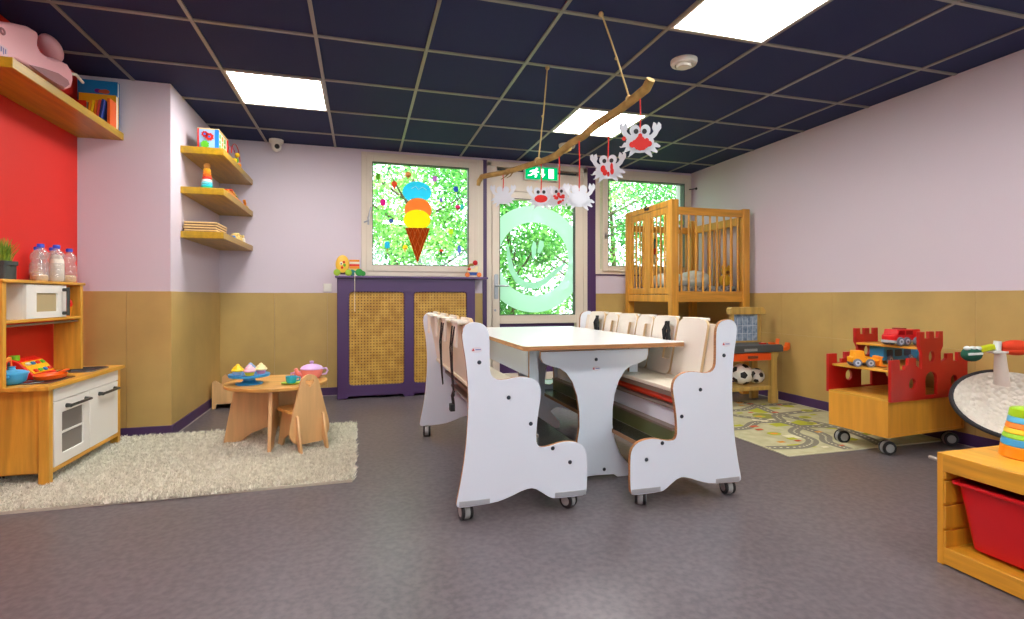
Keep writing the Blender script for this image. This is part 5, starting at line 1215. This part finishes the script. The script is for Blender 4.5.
for _ in range(14):
    x, y = rnd.uniform(QX0 + .05, QX1 - .15), rnd.uniform(QY0 + .05, QY1 - .12); patch([(x, y), (x + rnd.uniform(.08, .16), y), (x + rnd.uniform(.08, .16), y + .09), (x, y + .09)], rnd.choice([3, 3, 2]))
def curve_pts(ps, m=6):
    out = []
    for i in range(len(ps) - 1):
        p0, p1, p2, p3 = ps[max(0, i - 1)], ps[i], ps[i + 1], ps[min(len(ps) - 1, i + 2)]
        for j in range(m):
            t_ = j / m
            out.append(tuple(.5 * (2 * p1[c] + (p2[c] - p0[c]) * t_ + (2 * p0[c] - 5 * p1[c] + 4 * p2[c] - p3[c]) * t_ * t_ + (3 * p1[c] - p0[c] - 3 * p2[c] + p3[c]) * t_ ** 3) for c in (0, 1)))
    return out + [ps[-1]]
road(curve_pts([(2.40, 2.66), (2.62, 2.62), (2.80, 2.72), (2.85, 2.92), (3.05, 3.02), (3.30, 2.95), (3.60, 3.0)]))
road(curve_pts([(2.40, 3.12), (2.60, 3.10), (2.80, 3.22), (3.00, 3.20), (3.15, 3.38), (3.60, 3.42)]))
road(curve_pts([(2.85, 2.50), (2.86, 2.66), (2.98, 2.80), (3.0, 3.0), (2.98, 3.2), (2.80, 3.45), (2.72, 3.70), (2.75, 3.90)]))
road(curve_pts([(2.40, 3.55), (2.72, 3.62), (3.0, 3.60), (3.25, 3.70), (3.60, 3.68)]))
road(curve_pts([(3.12, 2.50), (3.20, 2.70), (3.24, 2.95), (3.16, 3.38), (3.22, 3.70), (3.2, 3.92)]))
for _ in range(26):
    x, y = rnd.uniform(QX0 + .05, QX1 - .1), rnd.uniform(QY0 + .05, QY1 - .1); a = rnd.uniform(.02, .045); patch([(x, y), (x + a * 1.6, y), (x + a * 1.6, y + a), (x, y + a)], rnd.choice([4, 4, 5, 2, 3]))
for _ in range(10):
    x, y = rnd.uniform(QX0 + .1, QX1 - .1), rnd.uniform(QY0 + .08, QY1 - .1); patch(circ(x, y, .05, .04, 12), 2); patch(circ(x, y, .028, .02, 10), rnd.choice([6, 5]))
k.build('rug', mats_, rr, smooth=False, fix=False)
k = MB(); k.box(QX0 - .006, QX1, QY0 - .006, QY0, 0, .006); k.box(QX0 - .006, QX0, QY0, QY1, 0, .006); k.build('hem', C('rug_hem', (206, 200, 166), rough=.9), rr)

# ------------------------------------------------------------------ castle cart with vehicles
CO = Vector((2.928, 2.313, 0)); CRZ = math.radians(4.4)
cc = thing('castle_cart', 'wooden cart on casters with red toy castle walls on top', 'castle cart', tuple(CO), CRZ)
T = TM(cc); CW, CD, ZB, ZT_ = .695, .375, .112, .335
def cb(name, m, *b_, **k_): 
    return MB(T).box(*b_).build(name, m, cc, **k_)
cb('side_board', CARTW, 0, .018, 0, CD, ZB, ZT_ - .012, bevel=.001, seg=1); cb('side_board', CARTW, CW - .018, CW, 0, CD, ZB, ZT_ - .012, bevel=.001, seg=1)
cb('front_board', CARTW, .018, CW - .018, .006, .022, ZB + .016, ZT_ - .012); cb('back_board', CARTW, .018, CW - .018, CD - .018, CD - .002, ZB, ZT_ - .012)
cb('bottom_board', CARTW, .018, CW - .018, .002, CD - .018, ZB, ZB + .016); cb('top_board', BIRCHX, 0, CW, 0, CD, ZT_ - .012, ZT_, bevel=.001, seg=1)
wall = [(0, .325), (CW, .325), (CW, .60), (.60, .60), (.60, .545), (.555, .545), (.555, .575), (.525, .59), (.525, .60), (.46, .60)]
cast = [(0, .322), (CW, .322), (CW, .592), (.60, .592), (.60, .54), (.555, .54), (.555, .588), (.495, .588), (.495, .56), (.468, .545), (.440, .535), (.440, .60), (.46, .635), (.46, .725), (.418, .725), (.418, .685), (.378, .685), (.378, .725), (.330, .725), (.330, .685), (.292, .685), (.292, .725), (.245, .725), (.245, .635), (.268, .60), (.268, .505), (.238, .515), (.215, .53), (.215, .572), (.148, .572), (.148, .53), (.118, .53), (.118, .505), (.075, .505), (.075, .565), (0, .565)]
arch_ = [(.30, .345), (.405, .345), (.405, .44)] + circ(.3525, .44, .0525, .045, 8, 0, PI)[1:-1] + [(.30, .44)]
holes_ = [arch_, circ(.185, .42, .030, .034, 18), circ(.565, .42, .030, .034, 18), circ(.355, .575, .026, .034, 18)]
for y in (-.018, CD):
    MB(T).prism(cast, y, y + .018, 'xz', holes=holes_).build('castle_wall', REDP, cc, bevel=.002)
cb('tier_board', BIRCHX, .03, CW - .03, .0, CD, .488, .502, bevel=.002)
cb('tower_board', BIRCHX, .25, .455, .0, CD, .618, .632, bevel=.002)
for x, y, tn in ((.075, .05, 1.2), (CW - .05, .05, 1.0), (.06, CD - .05, 1.25), (CW - .06, CD - .06, .8)):
    p = T @ Vector((x, y, 0)); caster(cc, p.x, p.y, ZB, .04, turn=tn + CRZ)

def vehicle(name, label, cat, loc, rz, prof, w, body_m, wheels, wr, extra=(), s=1.0, ww=.018):
    v_ = thing(name, label, cat, loc, rz, 'toy vehicles on the castle cart'); T_ = TM(v_)
    MB(T_).prism([(a * s, b * s) for a, b in prof], -w / 2, w / 2, 'xz').build('body', body_m, v_, bevel=.004, seg=3)
    for x in wheels:
        for sd in (-1, 1):
            k = MB(T_); k.lathe((x * s, sd * (w / 2 + ww * .1), wr), [(wr * .5, -ww / 2), (wr * .92, -ww / 2), (wr, -ww * .25), (wr, ww * .25), (wr * .92, ww / 2), (wr * .5, ww / 2)], 22, axis='y'); wo = k.build('wheel', C('wheel_grey', (110, 116, 130), rough=.5), v_)
            k = MB(T_); k.lathe((x * s, sd * (w / 2 + ww * .1), wr), [(0, -ww * .55), (wr * .62, -ww * .5), (wr * .62, ww * .5), (0, ww * .55)], 18, axis='y'); k.build('hub', C('hub_silver', (190, 200, 214), rough=.35), wo)
            k = MB(T_); k.lathe((x * s, sd * (w / 2 + ww * .1), wr), [(0, -ww * .62), (wr * .28, -ww * .58), (wr * .28, ww * .58), (0, ww * .62)], 14, axis='y'); k.build('axle_cap', M['wheel_grey'], wo)
    for nm_, m_, boxes in extra:
        for b_ in boxes: MB(T_).box(*[q * s for q in b_]).build(nm_, m_, v_, bevel=.002)
    return v_, T_
VY = C('loader_yellow', (250, 164, 14), rough=.35)
p = T @ Vector((.075, .20, .502))
lo, TL = vehicle('toy_loader', 'yellow toy wheel loader on the lower castle board', 'toy vehicle', tuple(p), CRZ - .5, [(-.09, .03), (.045, .03), (.05, .062), (-.005, .066), (-.012, .112), (-.07, .112), (-.075, .07), (-.092, .065)], .068, VY, (-.058, .025), .025, s=.88)
TL = TL @ Matrix.Scale(.88, 4)
k = MB(TL); k.prism([(-.018, .075), (-.022, .104), (-.060, .104), (-.062, .075)], -.0385, .0385); k.build('cab_window', C('loader_window', (222, 120, 20), rough=.3), lo)
for sd in (-1, 1):
    k = MB(TL); k.bar((.02, sd * .03, .066), (.085, sd * .03, .045), .010, .014); k.build('lift_arm', VY, lo)
MB(TL).prism([(.078, .008), (.125, .004), (.128, .010), (.098, .022), (.095, .06), (.105, .075), (.085, .072), (.08, .05)], -.055, .055).build('bucket', C('bucket_orange', (240, 136, 14), rough=.35), lo, bevel=.002)
p = T @ Vector((.318, .13, .632))
fr, TF = vehicle('toy_van', 'red toy fire van on the high castle tower board', 'toy vehicle', tuple(p), CRZ - .12, [(-.105, .024), (.105, .024), (.108, .05), (.102, .062), (.09, .10), (-.085, .10), (-.092, .07), (-.108, .062)], .09, C('van_red', (214, 24, 28), rough=.3), (-.068, -.018), .027)
MB(TF).box(-.108, .112, -.047, .047, .016, .034).build('bumper', C('van_grey', (170, 170, 172), rough=.4), fr, bevel=.003)
k = MB(TF); k.prism([(-.08, .068), (-.073, .092), (-.03, .092), (-.03, .068)], -.0462, .0462); k.build('side_window', C('van_window', (150, 20, 26), rough=.2), fr)
k = MB(TF); k.prism([(-.02, .068), (-.02, .092), (.03, .092), (.03, .068)], -.0462, .0462); k.build('side_window', M['van_window'], fr)
k = MB(TF); k.box(-.04, .0, -.03, .03, .10, .108); k.build('roof_light', C('van_roof', (150, 24, 30), rough=.3), fr)
for x in (.06,):
    for sd in (-1, 1):
        k = MB(TF); k.lathe((x, sd * .047, .027), [(.012, -.009), (.025, -.009), (.027, 0), (.025, .009), (.012, .009)], 20, axis='y'); wo = k.build('wheel', M['wheel_grey'], fr)
        k = MB(TF); k.lathe((x, sd * .047, .027), [(0, -.01), (.016, -.0095), (.016, .0095), (0, .01)], 16, axis='y'); k.build('hub', M['hub_silver'], wo)
p = T @ Vector((.50, .28, .502))
bs, TB_ = vehicle('toy_lorry', 'blue toy lorry standing behind the castle tower', 'toy vehicle', tuple(p), CRZ + .02, [(-.20, .022), (.13, .022), (.13, .112), (-.20, .112)], .09, C('lorry_blue', (44, 140, 200), rough=.35), (-.14, .06, .165), .026)
MB(TB_).prism([(.14, .022), (.215, .022), (.215, .065), (.20, .10), (.14, .105)], -.044, .044).build('cab', C('lorry_cab', (70, 165, 215), rough=.3), bs, bevel=.004)
k = MB(TB_); k.box(.06, .2, -.04, .04, .014, .024); k.build('chassis', M['wheel_grey'], bs)
k = MB(TB_)
for x0, x1 in ((-.17, -.11), (-.09, -.02), (.0, .07)):
    k = MB(TB_); k.prism(rrect(x0, x1, .045, .09, .01), -.0458, .0458); k.build('side_print', C('lorry_print', (20, 50, 90), rough=.4), bs)

# ------------------------------------------------------------------ baby bouncer
bo = thing('baby_bouncer', 'grey white quilted baby bouncer with a toy bar by the right wall', 'baby bouncer', (3.36, 1.98, 0))
QUILT = bpy.data.materials.new('quilted_fabric'); QUILT.use_nodes = True
nq = QUILT.node_tree; bq = nq.nodes['Principled BSDF']; bq.inputs['Base Color'].default_value = lin((240, 233, 218)); bq.inputs['Roughness'].default_value = .9
tq = nq.nodes.new('ShaderNodeTexCoord'); vq = nq.nodes.new('ShaderNodeTexVoronoi'); vq.inputs['Scale'].default_value = 42; bpq = nq.nodes.new('ShaderNodeBump'); bpq.inputs['Strength'].default_value = .55; bpq.inputs['Distance'].default_value = .03; bpq.invert = True
nq.links.new(tq.outputs['Object'], vq.inputs['Vector']); nq.links.new(vq.outputs['Distance'], bpq.inputs['Height']); nq.links.new(bpq.outputs['Normal'], bq.inputs['Normal'])
Cb = Vector((3.44, 1.99, .345)); nrm = Vector((-.68, -.57, .46)).normalized()
hx = Vector((0, 0, 1)).cross(nrm).normalized(); hy = nrm.cross(hx)
tilt = .12; ex_ = hx * math.cos(tilt) - hy * math.sin(tilt); ey_ = hx * math.sin(tilt) + hy * math.cos(tilt)
RA, RB = .265, .185
def shellpt(a, f): # f 0 centre .. 1 rim
    sq_ = 1.0; return Cb + ex_ * RA * f * math.cos(a) + ey_ * RB * f * math.sin(a) - nrm * .11 * (1 - f * f)
k = MB(); n = 40; vs = []; fs = []
for off in (0, .022):
    for i in range(9):
        for j in range(n): vs.append(shellpt(2 * PI * j / n, max(i / 8, .001)) - nrm * off)
for L_ in range(2):
    b0 = L_ * 9 * n
    for i in range(8):
        for j in range(n):
            q = (b0 + i * n + j, b0 + i * n + (j + 1) % n, b0 + (i + 1) * n + (j + 1) % n, b0 + (i + 1) * n + j); fs.append(q if L_ == 0 else q[::-1])
for j in range(n): fs.append((8 * n + j, 8 * n + (j + 1) % n, 17 * n + (j + 1) % n, 17 * n + j))
k.add(vs, fs); k.build('seat_shell', QUILT, bo)
k = MB(); k.tube([shellpt(math.radians(112 + 223 * j / 40), 1.03) - nrm * .02 for j in range(41)], .014, 8); k.build('rim', C('bouncer_rim', (48, 46, 48), rough=.7), bo)
PSTR = C('bouncer_bar', (222, 210, 196), rough=.6)
top = Cb + Vector((0, 0, .17)); 
k = MB(); k.tube([Vector((3.373, 2.018, 0.449)), Vector((3.356, 2.0125, 0.5405)), Vector((3.339, 2.007, 0.632))], [.040, .034, .027], 16, sq=.45); k.build('toy_bar', PSTR, bo)
bt = Vector((3.339, 2.007, 0.632)); along = Vector((.96, -.276, 0))
k = MB(); k.bar(bt - along * .055, bt + along * .03, .045, .012); k.build('bar_plate', C('plate_white', (232, 228, 222), rough=.5), bo, bevel=.004)
k = MB(); k.tube([bt + along * -.02, bt + along * -.012 + Vector((0, 0, .06))], [.02, .017], 12); k.build('bar_knob', C('knob_white', (222, 228, 224), rough=.5), bo)
DG = C('toy_dkgreen', (20, 84, 62), rough=.8)
k = MB(); k.ball(bt + along * -.155 + Vector((0, 0, -.012)), (.058, .042, .04), 18); gt2 = k.build('green_toy', DG, bo)
k = MB()
for j in range(3):
    k = MB(); k.ball(bt + along * (-.185 + .03 * j) + Vector((-.01, -.012, .022)), (.018, .016, .012), 12); k.build('white_patch', M['knob_white'], gt2)
k = MB(); k.bar(bt + along * -.195 + Vector((-.02, -.035, -.008)), bt + along * -.12 + Vector((-.02, -.035, -.004)), .008, .012); k.build('white_patch', M['knob_white'], gt2)
k = MB(); k.bar(bt + along * -.12 + Vector((0, 0, .012)), bt + along * -.035 + Vector((0, 0, .03)), .03, .03); k.build('yellow_strap', C('strap_yellow', (206, 216, 20), rough=.7), bo, bevel=.006)
OT = C('toy_redorange', (224, 62, 18), rough=.75)
k = MB(); rc_ = bt + along * .085 + Vector((0, 0, .022)); k.lathe((0, 0, 0), [(0, 0)], 3) if False else None
Rr = Matrix.Rotation(-.2795, 3, 'Z'); k.ball(rc_ + Vector((0, 0, .010)), (.078, .045, .034), 20, Rr); k.build('orange_toy', OT, bo)
k = MB(); k.ball(rc_ + Vector((0, 0, -.014)), (.068, .040, .026), 20, Rr); k.build('orange_toy', OT, bo)
k = MB(); k.tube([rc_ + along * .06, rc_ + along * .098], [.018, .004], 10); k.build('orange_toy_tip', OT, bo)
k = MB(); q0 = Vector((3.10, 2.10, .012)); k.tube([Vector((3.14, 2.23, .012)), Vector((3.10, 2.08, .012)), Vector((3.16, 1.80, .012)), Vector((3.36, 1.72, .012)), Vector((3.56, 1.78, .012)), Vector((3.60, 2.0, .012))], .011, 10); k.build('base_frame', C('bouncer_base', (206, 196, 184), rough=.4), bo)
k = MB(); k.tube([Vector((3.36, 1.72, .012)), Vector((3.42, 1.84, .09)), Cb - nrm * .125], .013, 10); k.build('support_tube', M['bouncer_base'], bo)
k = MB(); k.prism([(3.06, .0), (3.34, .0), (3.30, .035), (3.20, .05), (3.12, .03)], 2.02, 2.05); k.build('base_foot', M['bouncer_base'], bo, bevel=.004)

# ------------------------------------------------------------------ toy storage frame with red tub and stacking cups
st = thing('toy_storage_unit', 'pine storage frame with a red tub in the near right corner', 'storage frame', (2.17, 1.14, 0))
FX0, FX1, FY0, FY1, FZ = 1.945, 2.385, .92, 1.358, .387
MB().box(FX0, FX1, FY0 + .018, FY1 - .018, FZ - .062, FZ).build('top_board', PINE, st, bevel=.002)
MB().box(FX0 + .001, FX1, FY0 + .018, FY1 - .018, .004, .062).build('bottom_board', PINE, st, bevel=.002)
def gside(y0, y1, inner):
    q = MB(); zs = [.0, .118, .128, .205, .215, .292, .302, FZ - .0005]
    yi0, yi1 = (y0, y1 - .008) if inner > 0 else (y0 + .008, y1)
    q.box(FX0, FX1, yi0, yi1, 0, FZ - .0005)
    for a, b in ((.062, .118), (.128, .205), (.215, .292), (.302, FZ - .063)): 
        q.box(FX0 + .002, FX1, yi1 if inner > 0 else y0, y1 if inner > 0 else yi0, a, b)
    q.build('side_panel', PINEZ, st, bevel=.001, seg=1)
gside(FY1 - .028, FY1, -1); gside(FY0, FY0 + .028, 1)
MB().box(FX1 - .012, FX1, FY0 + .028, FY1 - .028, .062, FZ - .062).build('back_panel', PINE, st)
tub = thing('storage_tub', 'red plastic tub hanging in the pine storage frame', 'storage tub', (2.15, 1.14, .08))
def loop(x0, x1, y0, y1, r, z): return [(a, b, z) for a, b in rrect(x0, x1, y0, y1, r, 4)]
L0 = loop(1.995, 2.34, .985, 1.283, .02, .078); L1 = loop(1.965, 2.355, .958, 1.310, .02, .296); L2 = loop(1.969, 2.351, .962, 1.306, .02, .296); L3 = loop(1.999, 2.336, .989, 1.279, .02, .082)
n = len(L0); k = MB(); fs = []
for a in range(3):
    for i in range(n): fs.append((a * n + i, a * n + (i + 1) % n, (a + 1) * n + (i + 1) % n, (a + 1) * n + i))
fs += [tuple(range(n - 1, -1, -1)), tuple(range(3 * n, 4 * n))]
k.add(L0 + L1 + L2 + L3, fs); k.build('tub', TUBRED, tub)
k = MB(); o_ = rrect(1.950, 2.365, .945, 1.323, .02, 4); i_ = rrect(1.967, 2.353, .960, 1.308, .02, 4); k.prism(o_, .290, .301, 'xy', holes=[i_]); k.build('rim', TUBRED, tub, bevel=.002)
k = MB(); k.bar((2.0, 1.306, .21), (2.02, 1.335, .21), .004, .004)
GSC = 'stacking cups on the pine storage frame'
cups = [((252, 150, 20), 'orange', 'bottom cup'), ((70, 170, 225), 'blue', 'second cup from the bottom'), ((150, 210, 30), 'lime green', 'third cup from the bottom'), ((252, 205, 30), 'yellow', 'middle cup'), ((245, 130, 30), 'dark orange', 'third cup from the top'), ((90, 185, 225), 'light blue', 'second cup from the top'), ((165, 215, 30), 'bright green', 'top cup')]
z = FZ; zz = [.041, .024, .017, .017, .019, .020, .028]; r = .079
for i, ((c, cn, lb), h_) in enumerate(zip(cups, zz)):
    t_ = tag(MB().lathe((2.178, 1.222, z), [(0, .0005), (r * .97, .0005), (r, .003), (r - .0035, h_ - .002), (r - .006, h_), (0, h_)], 36).build('stacking_cup', C('cup_%d' % i, c, rough=.3)), '%s stacking cup, %s of the tower' % (cn, lb), 'stacking cup', GSC)
    z += h_; r -= .0040
